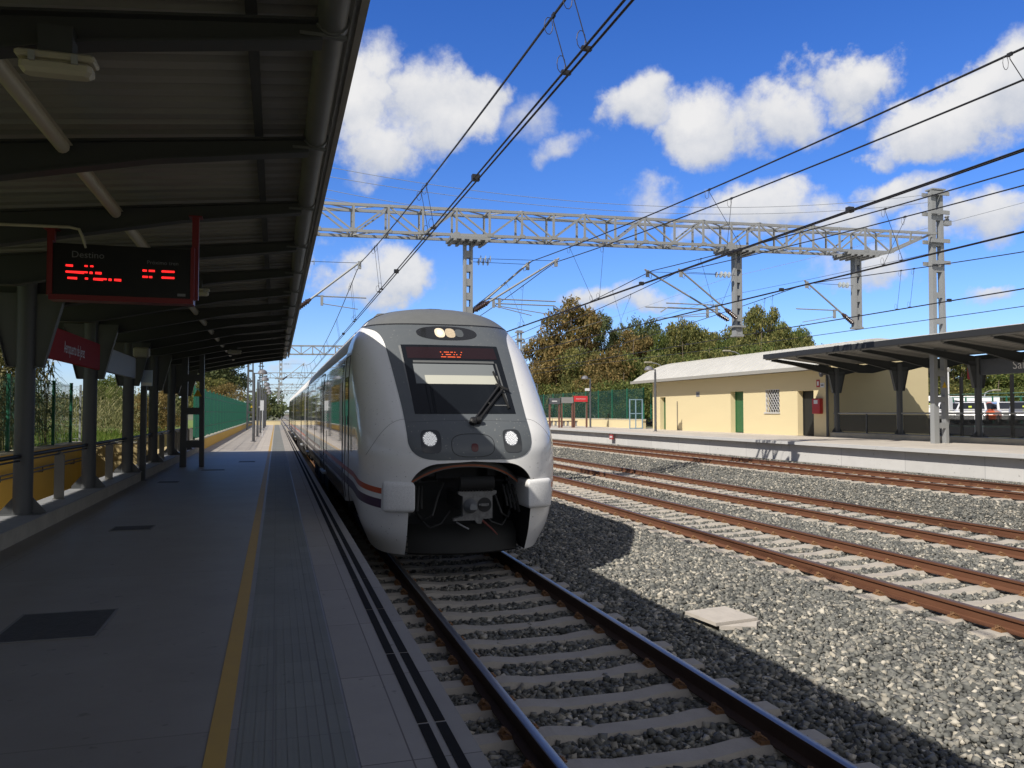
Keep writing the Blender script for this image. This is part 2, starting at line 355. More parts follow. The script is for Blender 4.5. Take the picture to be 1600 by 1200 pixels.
class MB:
    """collects shapes in world coordinates, then links them as ONE mesh object"""
    def __init__(s): s.v = []; s.f = []; s.m = []; s.n = 0
    def add(s, verts, faces, m=0):
        k = s.n
        s.v.extend([tuple(p) for p in verts]); s.n += len(verts)
        for f in faces: s.f.append([i + k for i in f]); s.m.append(m)
        return s
    def box(s, x0, x1, y0, y1, z0, z1, m=0):
        v = [(x0, y0, z0), (x1, y0, z0), (x1, y1, z0), (x0, y1, z0), (x0, y0, z1), (x1, y0, z1), (x1, y1, z1), (x0, y1, z1)]
        return s.add(v, [(0, 3, 2, 1), (4, 5, 6, 7), (0, 1, 5, 4), (1, 2, 6, 5), (2, 3, 7, 6), (3, 0, 4, 7)], m)
    def bbox(s, x0, x1, y0, y1, z0, z1, b=0.02, m=0):
        """box with chamfered vertical and horizontal edges (rounded silhouette)"""
        bm_ = []
        for zz, ins in ((z0, b), (z0 + b, 0), (z1 - b, 0), (z1, b)):
            X0, X1, Y0, Y1 = x0 + ins, x1 - ins, y0 + ins, y1 - ins
            bm_ += [(X0 + b, Y0, zz), (X1 - b, Y0, zz), (X1, Y0 + b, zz), (X1, Y1 - b, zz), (X1 - b, Y1, zz), (X0 + b, Y1, zz), (X0, Y1 - b, zz), (X0, Y0 + b, zz)]
        f = [tuple(range(7, -1, -1)), tuple(range(24, 32))]
        for r in range(3):
            for i in range(8): j = (i + 1) % 8; f.append((r * 8 + i, r * 8 + j, r * 8 + 8 + j, r * 8 + 8 + i))
        return s.add(bm_, f, m)
    def bar(s, p, q, w, h=None, m=0, up=(0, 0, 1)):
        p = Vector(p); q = Vector(q); h = h or w
        d = (q - p).normalized(); u = Vector(up)
        if abs(d.dot(u)) > 0.97: u = Vector((0, 1, 0))
        a = d.cross(u).normalized() * w / 2; b = a.normalized().cross(d).normalized() * h / 2
        v = [p - a - b, p + a - b, p + a + b, p - a + b, q - a - b, q + a - b, q + a + b, q - a + b]
        return s.add(v, [(0, 3, 2, 1), (4, 5, 6, 7), (0, 1, 5, 4), (1, 2, 6, 5), (2, 3, 7, 6), (3, 0, 4, 7)], m)
    def tube(s, pts, r, n=8, m=0, cap=True):
        pts = [Vector(p) for p in pts]; rs = r if isinstance(r, (list, tuple)) else [r] * len(pts)
        ring = []; prev = None
        for i, p in enumerate(pts):
            d = (pts[min(i + 1, len(pts) - 1)] - pts[max(i - 1, 0)]).normalized()
            if prev is None:
                u = Vector((0, 0, 1)) if abs(d.z) < 0.9 else Vector((0, 1, 0))
                a = d.cross(u).normalized()
            else:
                a = (prev - d * prev.dot(d)).normalized()
            prev = a; b = d.cross(a)
            ring += [p + (a * math.cos(2 * PI * k / n) + b * math.sin(2 * PI * k / n)) * rs[i] for k in range(n)]
        f = []
        for i in range(len(pts) - 1):
            for k in range(n):
                j = (k + 1) % n
                f.append((i * n + k, i * n + j, i * n + n + j, i * n + n + k))
        if cap:
            f.append(tuple(range(n - 1, -1, -1))); f.append(tuple(range((len(pts) - 1) * n, len(pts) * n)))
        return s.add(ring, f, m)
    def prism(s, poly, axis, a0, a1, m=0):
        """polygon in the plane across `axis`, extruded from a0 to a1 (x: (y,z), y: (x,z), z: (x,y))"""
        def P(c, a):
            return (a, c[0], c[1]) if axis == 'x' else (c[0], a, c[1]) if axis == 'y' else (c[0], c[1], a)
        n = len(poly); v = [P(c, a0) for c in poly] + [P(c, a1) for c in poly]
        f = [tuple(range(n - 1, -1, -1)), tuple(range(n, 2 * n))]
        for i in range(n): j = (i + 1) % n; f.append((i, j, n + j, n + i))
        return s.add(v, f, m)
    def grid(s, rows, m=0, flip=False):
        r = len(rows); c = len(rows[0]); v = [p for row in rows for p in row]; f = []
        for i in range(r - 1):
            for j in range(c - 1):
                q = (i * c + j, i * c + j + 1, (i + 1) * c + j + 1, (i + 1) * c + j)
                f.append(q[::-1] if flip else q)
        return s.add(v, f, m)
    def lathe(s, prof, c, n=20, m=0, axis=Vector((0, 0, 1))):
        ax = Vector(axis).normalized(); u = Vector((1, 0, 0)) if abs(ax.x) < 0.9 else Vector((0, 1, 0))
        a = ax.cross(u).normalized(); b = ax.cross(a); c = Vector(c); v = []; f = []
        for r, h in prof:
            v += [c + ax * h + (a * math.cos(2 * PI * k / n) + b * math.sin(2 * PI * k / n)) * r for k in range(n)]
        for i in range(len(prof) - 1):
            for k in range(n):
                j = (k + 1) % n; f.append((i * n + k, i * n + j, i * n + n + j, i * n + n + k))
        f.append(tuple(range(n - 1, -1, -1))); f.append(tuple(range((len(prof) - 1) * n, len(prof) * n)))
        return s.add(v, f, m)
    def build(s, name, mats, parent=None, smooth=None, **tags):
        o = mesh_obj(name, s.v, s.f, mats, parent, s.m, smooth)
        if tags: tag(o, **tags)
        return o

def mesh_obj(name, v, f, mats, parent=None, mi=None, smooth=None, fix=True):
    off = root_loc(parent)
    me = bpy.data.meshes.new(name)
    me.from_pydata([(p[0] - off.x, p[1] - off.y, p[2] - off.z) for p in v], [], f)
    for m in (mats if isinstance(mats, (list, tuple)) else [mats]): me.materials.append(m)
    if mi is not None and any(mi): me.polygons.foreach_set('material_index', mi)
    if fix:
        import bmesh
        bm = bmesh.new(); bm.from_mesh(me); bmesh.ops.recalc_face_normals(bm, faces=bm.faces); bm.to_mesh(me); bm.free()
    if smooth is not None:
        me.polygons.foreach_set('use_smooth', [True] * len(me.polygons))
        me.set_sharp_from_angle(angle=math.radians(smooth))
    me.update()
    o = bpy.data.objects.new(name, me); COL.objects.link(o)
    if parent is not None: o.parent = parent
    return o

def np_mesh(name, verts, nper, mats, parent=None, smooth=False, mi=None):
    """many faces of the same corner count, built straight from arrays: verts (F*nper,3)"""
    off = root_loc(parent); verts = np.asarray(verts, np.float32) - np.array(off, np.float32)
    F = len(verts) // nper
    me = bpy.data.meshes.new(name)
    me.vertices.add(len(verts)); me.vertices.foreach_set('co', verts.ravel())
    me.loops.add(F * nper); me.loops.foreach_set('vertex_index', np.arange(F * nper, dtype=np.int32))
    me.polygons.add(F); me.polygons.foreach_set('loop_start', np.arange(0, F * nper, nper, dtype=np.int32))
    for m in (mats if isinstance(mats, (list, tuple)) else [mats]): me.materials.append(m)
    if mi is not None: me.polygons.foreach_set('material_index', np.asarray(mi, np.int32))
    me.update(calc_edges=True); me.validate()
    o = bpy.data.objects.new(name, me); COL.objects.link(o)
    if parent is not None: o.parent = parent
    return o

def np_indexed(name, verts, faces, mats, smooth=False):
    verts = np.asarray(verts, np.float32); faces = np.asarray(faces, np.int32); k = faces.shape[1]
    me = bpy.data.meshes.new(name)
    me.vertices.add(len(verts)); me.vertices.foreach_set('co', verts.ravel())
    me.loops.add(faces.size); me.loops.foreach_set('vertex_index', faces.ravel())
    me.polygons.add(len(faces)); me.polygons.foreach_set('loop_start', np.arange(0, faces.size, k, dtype=np.int32))
    for m in (mats if isinstance(mats, (list, tuple)) else [mats]): me.materials.append(m)
    me.update(calc_edges=True)
    o = bpy.data.objects.new(name, me); COL.objects.link(o)
    return o

def copy_tree(o, loc=None, parent=None):
    c = o.copy(); COL.objects.link(c); c.parent = parent
    if loc is not None: c.location = loc
    for ch in list(o.children): copy_tree(ch, None, c)
    return c

def text_mesh(name, body, size, mtl, loc, rx, rz, parent, align='CENTER', xscale=1.0, depth=0.0):
    cu = bpy.data.curves.new(name, 'FONT'); cu.body = body; cu.size = size; cu.align_x = align; cu.align_y = 'CENTER'
    cu.extrude = depth; cu.resolution_u = 3
    tmp = bpy.data.objects.new(name, cu); COL.objects.link(tmp)
    dg = bpy.context.evaluated_depsgraph_get(); dg.update()
    me = bpy.data.meshes.new_from_object(tmp.evaluated_get(dg))
    bpy.data.objects.remove(tmp); bpy.data.curves.remove(cu)
    M = Matrix.Translation(Vector(loc) - root_loc(parent)) @ Matrix.Rotation(rz, 4, 'Z') @ Matrix.Rotation(rx, 4, 'X') @ Matrix.Diagonal((xscale, 1, 1, 1))
    me.transform(M); me.materials.clear(); me.materials.append(mtl)
    o = bpy.data.objects.new(name, me); COL.objects.link(o); o.parent = parent
    return o

# ------------------------------------------------------------------ levels
ZP2 = 0.44                       # far platform top
TRACKS = [(2.6, -0.65), (8.5, -0.65), (12.5, -0.65), (17.3, -0.28)]   # centre x, rail top
XE = 0.918                        # near platform edge
XE2 = 19.0                       # far platform edge
Y0, Y1 = -14.0, 108.0            # near platform extent

def ballast_z(x):
    pts = [(-1, -.86), (4.2, -.85), (5.2, -.84), (6.4, -.83), (7.2, -.85), (9.8, -.85), (10.5, -.83), (11.2, -.85), (13.9, -.85), (14.4, -.80), (15.6, -.50), (16.0, -.48), (18.4, -.48), (18.7, -.36), (19.2, -.30)]
    for (a, za), (b, zb) in zip(pts, pts[1:]):
        if x <= b: return za + (zb - za) * max(0, (x - a)) / (b - a)
    return pts[-1][1]

# ------------------------------------------------------------------ setting: ground, ballast, platforms
def setting():
    g = MB()                                   # one sheet reaching the horizon, stepped across the railway
    xs = [(-1800, .5), (-120, .5), (-5.62, .5), (-5.6, -1.25), (-3.0, -1.25), (-2.9, -1.25), (0, -1.25), (20, -1.25), (24, -1.25), (24.2, .35), (34, .35), (40, .75), (70, .85), (130, 2.5), (2200, 12)]
    ys = [-300, -60, -15, 0, 15, 30, 60, 110, 200, 500, 2500]
    g.grid([[(x, y, z) for x, z in xs] for y in ys])
    M_ground = mat('ground_soil', (0.20, 0.19, 0.13), 0.95, var=0.8, scale=0.35, col2=(0.085, 0.12, 0.035), bump=0.3, bscale=8)
    g.build('ground', M_ground, kind='structure', smooth=30)
    gr = MB(); gr.grid([[(x, y, .504) for x in (-110, -60, -30, -5.7)] for y in (-20, 10, 30, 45, 60, 120)])
    gr.build('meadow', mat('meadow_green', (0.14, 0.22, 0.035), 0.95, var=0.7, scale=0.8, col2=(0.20, 0.21, 0.06), bump=0.5, bscale=20), kind='structure')
    # ballast bed under the tracks
    b = MB(); xx = [.6 + i * .2 for i in range(94)]
    yy = [-12 + i * 1.0 for i in range(60)] + [50 + i * 10 for i in range(30)] + [400, 900]
    b.grid([[(x, y, ballast_z(x) - .015) for x in xx] for y in yy])
    bed = bpy.data.materials.new('ballast_bed'); bed.use_nodes = True; nt = bed.node_tree; N = nt.nodes; L = nt.links
    bs = N['Principled BSDF']; bs.inputs['Roughness'].default_value = .9
    tc = N.new('ShaderNodeTexCoord'); vo = N.new('ShaderNodeTexVoronoi'); vo.inputs['Scale'].default_value = 20
    L.new(tc.outputs['Object'], vo.inputs['Vector'])
    sp = N.new('ShaderNodeSeparateColor'); L.new(vo.outputs['Color'], sp.inputs[0])
    cr = N.new('ShaderNodeValToRGB'); e = cr.color_ramp.elements
    e[0].position = 0; e[0].color = (.11, .115, .11, 1); e[1].position = 1; e[1].color = (.42, .40, .36, 1)
    k = e.new(.55); k.color = (.19, .195, .185, 1); k = e.new(.85); k.color = (.27, .265, .24, 1)
    L.new(sp.outputs[0], cr.inputs[0])
    no = N.new('ShaderNodeTexNoise'); no.inputs['Scale'].default_value = .5; L.new(tc.outputs['Object'], no.inputs['Vector'])
    mx = N.new('ShaderNodeMix'); mx.data_type = 'RGBA'; mx.blend_type = 'MULTIPLY'; mx.inputs['B'].default_value = (.85, .78, .66, 1)
    L.new(no.outputs[0], mx.inputs['Factor']); L.new(cr.outputs[0], mx.inputs['A']); L.new(mx.outputs['Result'], bs.inputs['Base Color'])
    bp = N.new('ShaderNodeBump'); bp.inputs['Strength'].default_value = .9; bp.inputs['Distance'].default_value = .03
    iv = N.new('ShaderNodeMath'); iv.operation = 'SUBTRACT'; iv.inputs[0].default_value = 1; L.new(vo.outputs['Distance'], iv.inputs[1])
    L.new(iv.outputs[0], bp.inputs['Height']); L.new(bp.outputs[0], bs.inputs['Normal'])
    b.build('ballast_bed', bed, kind='structure')

    # near platform: slab, edge course, warning strips, ribbed guidance band
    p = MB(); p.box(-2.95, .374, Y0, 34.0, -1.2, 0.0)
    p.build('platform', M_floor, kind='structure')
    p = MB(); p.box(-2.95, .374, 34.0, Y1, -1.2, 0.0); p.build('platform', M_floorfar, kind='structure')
    p = MB(); p.box(.374, XE, Y0, Y1, -.16, 0.004); p.build('platform_edge', M_edge, kind='structure')
    p = MB(); p.box(.374, XE - .12, Y0, Y1, -1.2, -.16); p.build('platform_wall', M_conc, kind='structure')
    st = MB()
    for x0, x1 in ((.69, .742), (.778, .83)):
        y = Y0
        while y < Y1:
            st.box(x0, x1, y + .012, y + 1.188, .0, .008); y += 1.2
    st.build('edge_strips', M_stripe, kind='structure')
    yl = MB(); yl.box(-.295, -.2, Y0, Y1, -.02, .005); yl.build('yellow_line', M_yel, kind='structure')
    rb = MB(); rb.box(-.16, .36, Y0, Y1, -.02, .004)
    x = -.135
    while x < .35: rb.box(x, x + .022, Y0, 60, .004, .0062); x += .05
    M_rib = tile_mat('ribbed_paving', (0.225, 0.228, 0.20), (0.16, 0.152, 0.14), 0.26, 0.4, 0.004, rough=.7, var=.5)
    rb.build('ribbed_band', M_rib, kind='structure')
    # far platform
    f = MB(); f.box(XE2, 26.0, -5, 130, ZP2 - .11, ZP2); f.build('far_platform', tile_mat('far_platform_top', (.66, .60, .52), (.5, .46, .4), .6, .6, .008, var=.4), kind='structure')
    f = MB(); f.box(XE2 + .25, 25.5, -5, 130, -1.2, ZP2 - .11)
    f.build('far_platform_wall', tile_mat('far_wall_panels', (.70, .69, .67), (.42, .42, .42), 50, 3.0, .012, var=.35), kind='structure')
    f = MB(); y = -5
    while y < 130: f.box(XE2 - .012, XE2 + .2, y + .008, y + 2.992, ZP2 - .105, ZP2 + .004); y += 3.0
    f.build('far_platform_edge', M_concw, kind='structure')
    # ramp slot behind the near platform and car park surface
    r = MB(); r.box(-5.3, -2.96, -12, 34, -1.3, -1.2); r.build('ramp_floor', M_concw, kind='structure')
    r = MB(); r.grid([[(34, y, .40), (40, y, .78), (70, y, .88), (95, y, 1.3)] for y in (0, 30, 60, 110)]); r.build('car_park', M_asph, kind='structure')
setting()

# ------------------------------------------------------------------ ballast stones (uncountable: one object)
def stones():
    ico = [(0, 0, 1)] + [(.894 * math.cos(a), .894 * math.sin(a), .447) for a in [2 * PI * k / 5 for k in range(5)]] + \
          [(.894 * math.cos(a), .894 * math.sin(a), -.447) for a in [2 * PI * (k + .5) / 5 for k in range(5)]] + [(0, 0, -1)]
    icf = [(0, 1 + k, 1 + (k + 1) % 5) for k in range(5)] + [(1 + k, 6 + k, 1 + (k + 1) % 5) for k in range(5)] + \
          [(1 + (k + 1) % 5, 6 + k, 6 + (k + 1) % 5) for k in range(5)] + [(11, 6 + (k + 1) % 5, 6 + k) for k in range(5)]
    boxv = [(x * .72, y * .62, z * .55) for x in (-1, 1) for y in (-1, 1) for z in (-1, 1)]
    boxf = [(0, 1, 3), (0, 3, 2), (4, 6, 7), (4, 7, 5), (0, 4, 5), (0, 5, 1), (2, 3, 7), (2, 7, 6), (0, 2, 6), (0, 6, 4), (1, 5, 7), (1, 7, 3)]
    octv = [(1, 0, 0), (0, 1, 0), (-1, 0, 0), (0, -1, 0), (0, 0, 1), (0, 0, -1)]
    octf = [(0, 1, 4), (1, 2, 4), (2, 3, 4), (3, 0, 4), (1, 0, 5), (2, 1, 5), (3, 2, 5), (0, 3, 5)]
    def scatter(spots, size, base, faces):
        n = len(spots); base = np.array(base); k = len(base)
        q = rng.normal(size=(n, 4)); q /= np.linalg.norm(q, axis=1)[:, None]
        w, x, y, z = q.T
        R = np.stack([np.stack([1 - 2 * (y * y + z * z), 2 * (x * y - z * w), 2 * (x * z + y * w)], -1),
                      np.stack([2 * (x * y + z * w), 1 - 2 * (x * x + z * z), 2 * (y * z - x * w)], -1),
                      np.stack([2 * (x * z - y * w), 2 * (y * z + x * w), 1 - 2 * (x * x + y * y)], -1)], 1)
        sc = size[:, None] * rng.uniform(.5, 1.35, size=(n, 3))
        v = (base[None] * (1 + rng.uniform(-.3, .3, size=(n, k, 1))) + rng.uniform(-.2, .2, size=(n, k, 3))) * sc[:, None, :]
        v = np.einsum('nij,nkj->nki', R, v); v[:, :, 2] *= .8
        v += spots[:, None, :]
        f = np.array(faces)[None] + (np.arange(n) * k)[:, None, None]
        return v.reshape(-1, 3), f.reshape(-1, 3)
    def field(x0, x1, y0, y1, s):
        nx = int((x1 - x0) / s); ny = int((y1 - y0) / s)
        gx, gy = np.meshgrid(np.arange(nx), np.arange(ny)); n = gx.size
        x = x0 + (gx.ravel() + rng.uniform(-.1, 1.1, n)) * s; y = y0 + (gy.ravel() + rng.uniform(-.1, 1.1, n)) * s
        # in view only
        k = (x < y * 1.16 + 2.6); x, y = x[k], y[k]
        keep = np.ones(len(x), bool)
        for tx, _ in TRACKS:
            for sx in (-.8675, .8675): keep &= np.abs(x - tx - sx) > .085
            on = np.abs(x - tx) < 1.28
            ph = np.mod(y - SLEEPER_Y0, .6); near = np.minimum(ph, .6 - ph) < .125
            keep &= ~(on & near & (rng.uniform(size=len(x)) > .05))
        keep &= ~((np.abs(x - 4.95) < .36) & (np.abs(y - 8.25) < .42) & (x < 5.2))
        x, y = x[keep], y[keep]
        z = np.array([ballast_z(a) for a in x])
        for tx, _ in TRACKS:
            on = np.abs(x - tx) < 1.25; z = np.where(on, z - .012 + rng.uniform(-.01, .01, len(x)), z)
        return np.stack([x, y, z + rng.uniform(-.016, .014, len(x))], 1)
    V = []; Fc = []; k = 0
    for (x0, x1, y0, y1, s, r, base, fc) in (
            (.92, 7.6, 3.0, 9.0, .041, .034, boxv, boxf), (.92, 7.6, 9.0, 13.5, .045, .036, boxv, boxf), (3.6, 7.6, 13.5, 30, .056, .038, boxv, boxf),
            (7.6, 14.2, 6.4, 20, .052, .037, boxv, boxf), (14.2, 19.0, 12, 24, .056, .038, octv, octf),
            (7.6, 19.0, 20, 44, .10, .042, octv, octf), (4.0, 7.6, 30, 44, .1, .042, octv, octf)):
        sp = field(x0, x1, y0, y1, s)
        size = r * (0.75 + .6 * rng.random(len(sp)) ** 2)
        v, f = scatter(sp, size, base, fc)
        V.append(v); Fc.append(f + k); k += len(v)
    m = ramp_island('ballast_stone', [(0.0, (.07, .072, .068)), (.3, (.15, .152, .14)), (.65, (.215, .213, .192)), (.84, (.285, .27, .232)), (.93, (.42, .385, .315)), (1.0, (.56, .52, .44))], rough=.85, noise=.05, nscale=.7)
    o = np_indexed('ballast', np.concatenate(V), np.concatenate(Fc), m)
    tag(o, 'loose grey crushed stone between and beside the rails', 'ballast', kind='stuff')
SLEEPER_Y0 = 3.30
stones()

# ------------------------------------------------------------------ tracks
def rail_profile(w=.072, base=.14, h=.165):
    return [(-base / 2, 0), (base / 2, 0), (base / 2, .012), (.012, .036), (.012, h - .048), (w / 2 - .002, h - .036), (w / 2, h - .008), (w / 2 - .01, h),
            (-w / 2 + .01, h), (-w / 2, h - .008), (-w / 2 + .002, h - .036), (-.012, h - .048), (-.012, .036), (-base / 2, .012)]

def tracks():
    names = ['railway track in the shade with polished rail tops, the one the train stands on',
             'rusty railway track next to the train, nearest sunlit one',
             'rusty railway track in the middle, third from the near platform',
             'rusty railway track on raised stone right under the far platform edge']
    sl = MB()                                 # one sleeper: raised ends, dipped middle
    xs = [-1.3, -1.28, -.6, -.35, .35, .6, 1.28, 1.3]; zt = [-.05, 0, .004, -.028, -.028, .004, 0, -.05]
    rows = []
    for yy, dz in ((-.13, -.2), (-.13, -.05), (-.092, 0), (.092, 0), (.13, -.05), (.13, -.2)):
        rows.append([(x, yy, (z + dz) if dz > -.1 else -.2) for x, z in zip(xs, zt)])
    sl.grid(rows)
    cl = MB()                                 # rail clips on both sides of one rail
    cl.box(-.15, .15, -.07, .07, -.012, .003)
    for s in (-1, 1):
        cl.box(s * .105 - .035, s * .105 + .035, -.06, .06, .0, .022)
        cl.tube([(s * .085, -.05, .03), (s * .12, -.03, .055), (s * .15, 0, .03), (s * .12, .03, .055), (s * .085, .05, .03)], .0085, 6)
        cl.lathe([(.02, .02), (.02, .05), (.012, .066)], (s * .12, 0, 0), 6)
    protoS = sl.build('sleeper', M_sleeper); protoC = cl.build('rail_clip', M_clip)
    smesh, cmesh = protoS.data, protoC.data
    bpy.data.objects.remove(protoS); bpy.data.objects.remove(protoC)
    for i, (tx, zr) in enumerate(TRACKS):
        t = thing('railway_track', (tx, 3.3, zr - .165), names[i], 'railway track', 'railway tracks of the station')
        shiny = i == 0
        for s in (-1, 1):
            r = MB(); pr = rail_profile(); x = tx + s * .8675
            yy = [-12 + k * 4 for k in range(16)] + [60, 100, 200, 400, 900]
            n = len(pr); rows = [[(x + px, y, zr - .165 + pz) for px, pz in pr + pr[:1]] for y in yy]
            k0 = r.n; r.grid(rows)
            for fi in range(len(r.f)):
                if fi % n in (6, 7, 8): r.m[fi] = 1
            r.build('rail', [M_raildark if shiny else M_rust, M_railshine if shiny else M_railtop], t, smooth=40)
        n = 0; y = SLEEPER_Y0; rest = MB()
        ystart = [3.3, 6.9, 9.9, 14.1][i]
        y = SLEEPER_Y0 + round((ystart - SLEEPER_Y0) / .6) * .6
        while y < 300:
            if n < 99:
                so = bpy.data.objects.new('sleeper', smesh); COL.objects.link(so); so.parent = t
                so.location = (0, y - 3.3, 0.004)
                so.rotation_euler = (0, 0, random.uniform(-.008, .008))
                if y < 46:
                    for s in (-1, 1):
                        co = bpy.data.objects.new('rail_clip', cmesh); COL.objects.link(co); co.parent = so
                        co.location = (s * .8675, 0, .004)
            else:
                rest.box(tx - 1.3, tx + 1.3, y - .12, y + .12, zr - .3, zr - .162)
            n += 1; y += .6
        rest.build('sleepers', M_sleeper, t, kind='stuff')
tracks()

# ------------------------------------------------------------------ train
def pchip(tab):
    x = [a for a, _ in tab]; y = [b for _, b in tab]; n = len(x)
    h = [x[i + 1] - x[i] for i in range(n - 1)]; d = [(y[i + 1] - y[i]) / h[i] for i in range(n - 1)]
    m = [d[0]] + [0 if d[i - 1] * d[i] <= 0 else 3 * (h[i - 1] + h[i]) / ((2 * h[i] + h[i - 1]) / d[i - 1] + (h[i] + 2 * h[i - 1]) / d[i]) for i in range(1, n - 1)] + [d[-1]]
    def f(t):
        t = min(max(t, x[0]), x[-1]); i = 0
        while i < n - 2 and t > x[i + 1]: i += 1
        s = (t - x[i]) / h[i]
        return (1 + 2 * s) * (1 - s) ** 2 * y[i] + s * (1 - s) ** 2 * h[i] * m[i] + s * s * (3 - 2 * s) * y[i + 1] + s * s * (s - 1) * h[i] * m[i + 1]
    return f
TX = 2.6; TREAR = 14.4
nYf = pchip([(-.42, 10.98), (-.1, 10.83), (.3, 10.73), (.7, 10.68), (1.0, 10.69), (1.2, 10.77), (1.54, 11.10), (2.0, 11.60), (2.59, 12.26), (2.95, 12.70), (3.1, 12.90), (3.22, 13.1), (3.3, 13.35), (3.345, 13.8)])
nW = pchip([(-.42, 1.28), (0, 1.42), (.4, 1.46), (2.0, 1.46), (2.4, 1.44), (2.7, 1.385), (2.9, 1.30), (3.05, 1.185), (3.15, 1.05), (3.24, .82), (3.3, .50), (3.345, .02)])
nD = pchip([(-.42, 1.25), (1.0, 1.15), (1.6, 1.1), (2.5, 1.05), (2.9, .98), (3.1, .9), (3.3, .55), (3.345, .3)])
NP, NQ = 3.3, 2.15
def zskirt(y): 
    t = min(max((y - 11.3) / 2.6, 0), 1); return -.42 + .45 * t * t * (3 - 2 * t)
def nose_y(x, z):
    a = min(abs(x) / max(nW(z), 1e-4), 1)
    return nYf(z) + nD(z) * (1 - (1 - a ** NP) ** (1 / NQ))
def nose_x(y, z):                                   # positive half width at that y
    if y >= nYf(z) + nD(z): return nW(z)
    c = 1 - (y - nYf(z)) / nD(z); return nW(z) * (1 - c ** NQ) ** (1 / NP)
def nose_p(x, z, eps=0.0):
    y = nose_y(x, z); h = .004
    dx = (nose_y(x + h, z) - nose_y(x - h, z)) / (2 * h); dz = (nose_y(x, z + h) - nose_y(x, z - h)) / (2 * h)
    n = Vector((dx, -1, dz)).normalized()
    return Vector((TX + x, y, z)) + n * eps
def patch(mb, zs, hw, ns=24, eps=.004, m=0, x0=None):
    """sheet lying on the nose: half width hw(z), or from x0(z) to hw(z)"""
    rows = []
    for z in zs:
        b = hw(z); a = -b if x0 is None else x0(z)
        rows.append([nose_p(a + (b - a) * i / ns, z, eps) for i in range(ns + 1)])
    return mb.grid(rows, m)
def lin(a, b, n): return [a + (b - a) * i / n for i in range(n + 1)]
def disc_on(mb, cx, cz, rx, rz, eps, m=0, n=24, power=2.0):
    pts = [nose_p(cx, cz, eps)]; f = []
    for ring in (.5, 1.0):
        for k in range(n):
            a = 2 * PI * k / n; c, s_ = math.cos(a), math.sin(a)
            q = (abs(c) ** power + abs(s_) ** power) ** (-1 / power)
            pts.append(nose_p(cx + rx * ring * c * q, cz + rz * ring * s_ * q, eps))
    for k in range(n):
        j = (k + 1) % n; f.append((0, 1 + k, 1 + j)); f.append((1 + k, 1 + n + k, 1 + n + j, 1 + j))
    mb.add(pts, f, m)

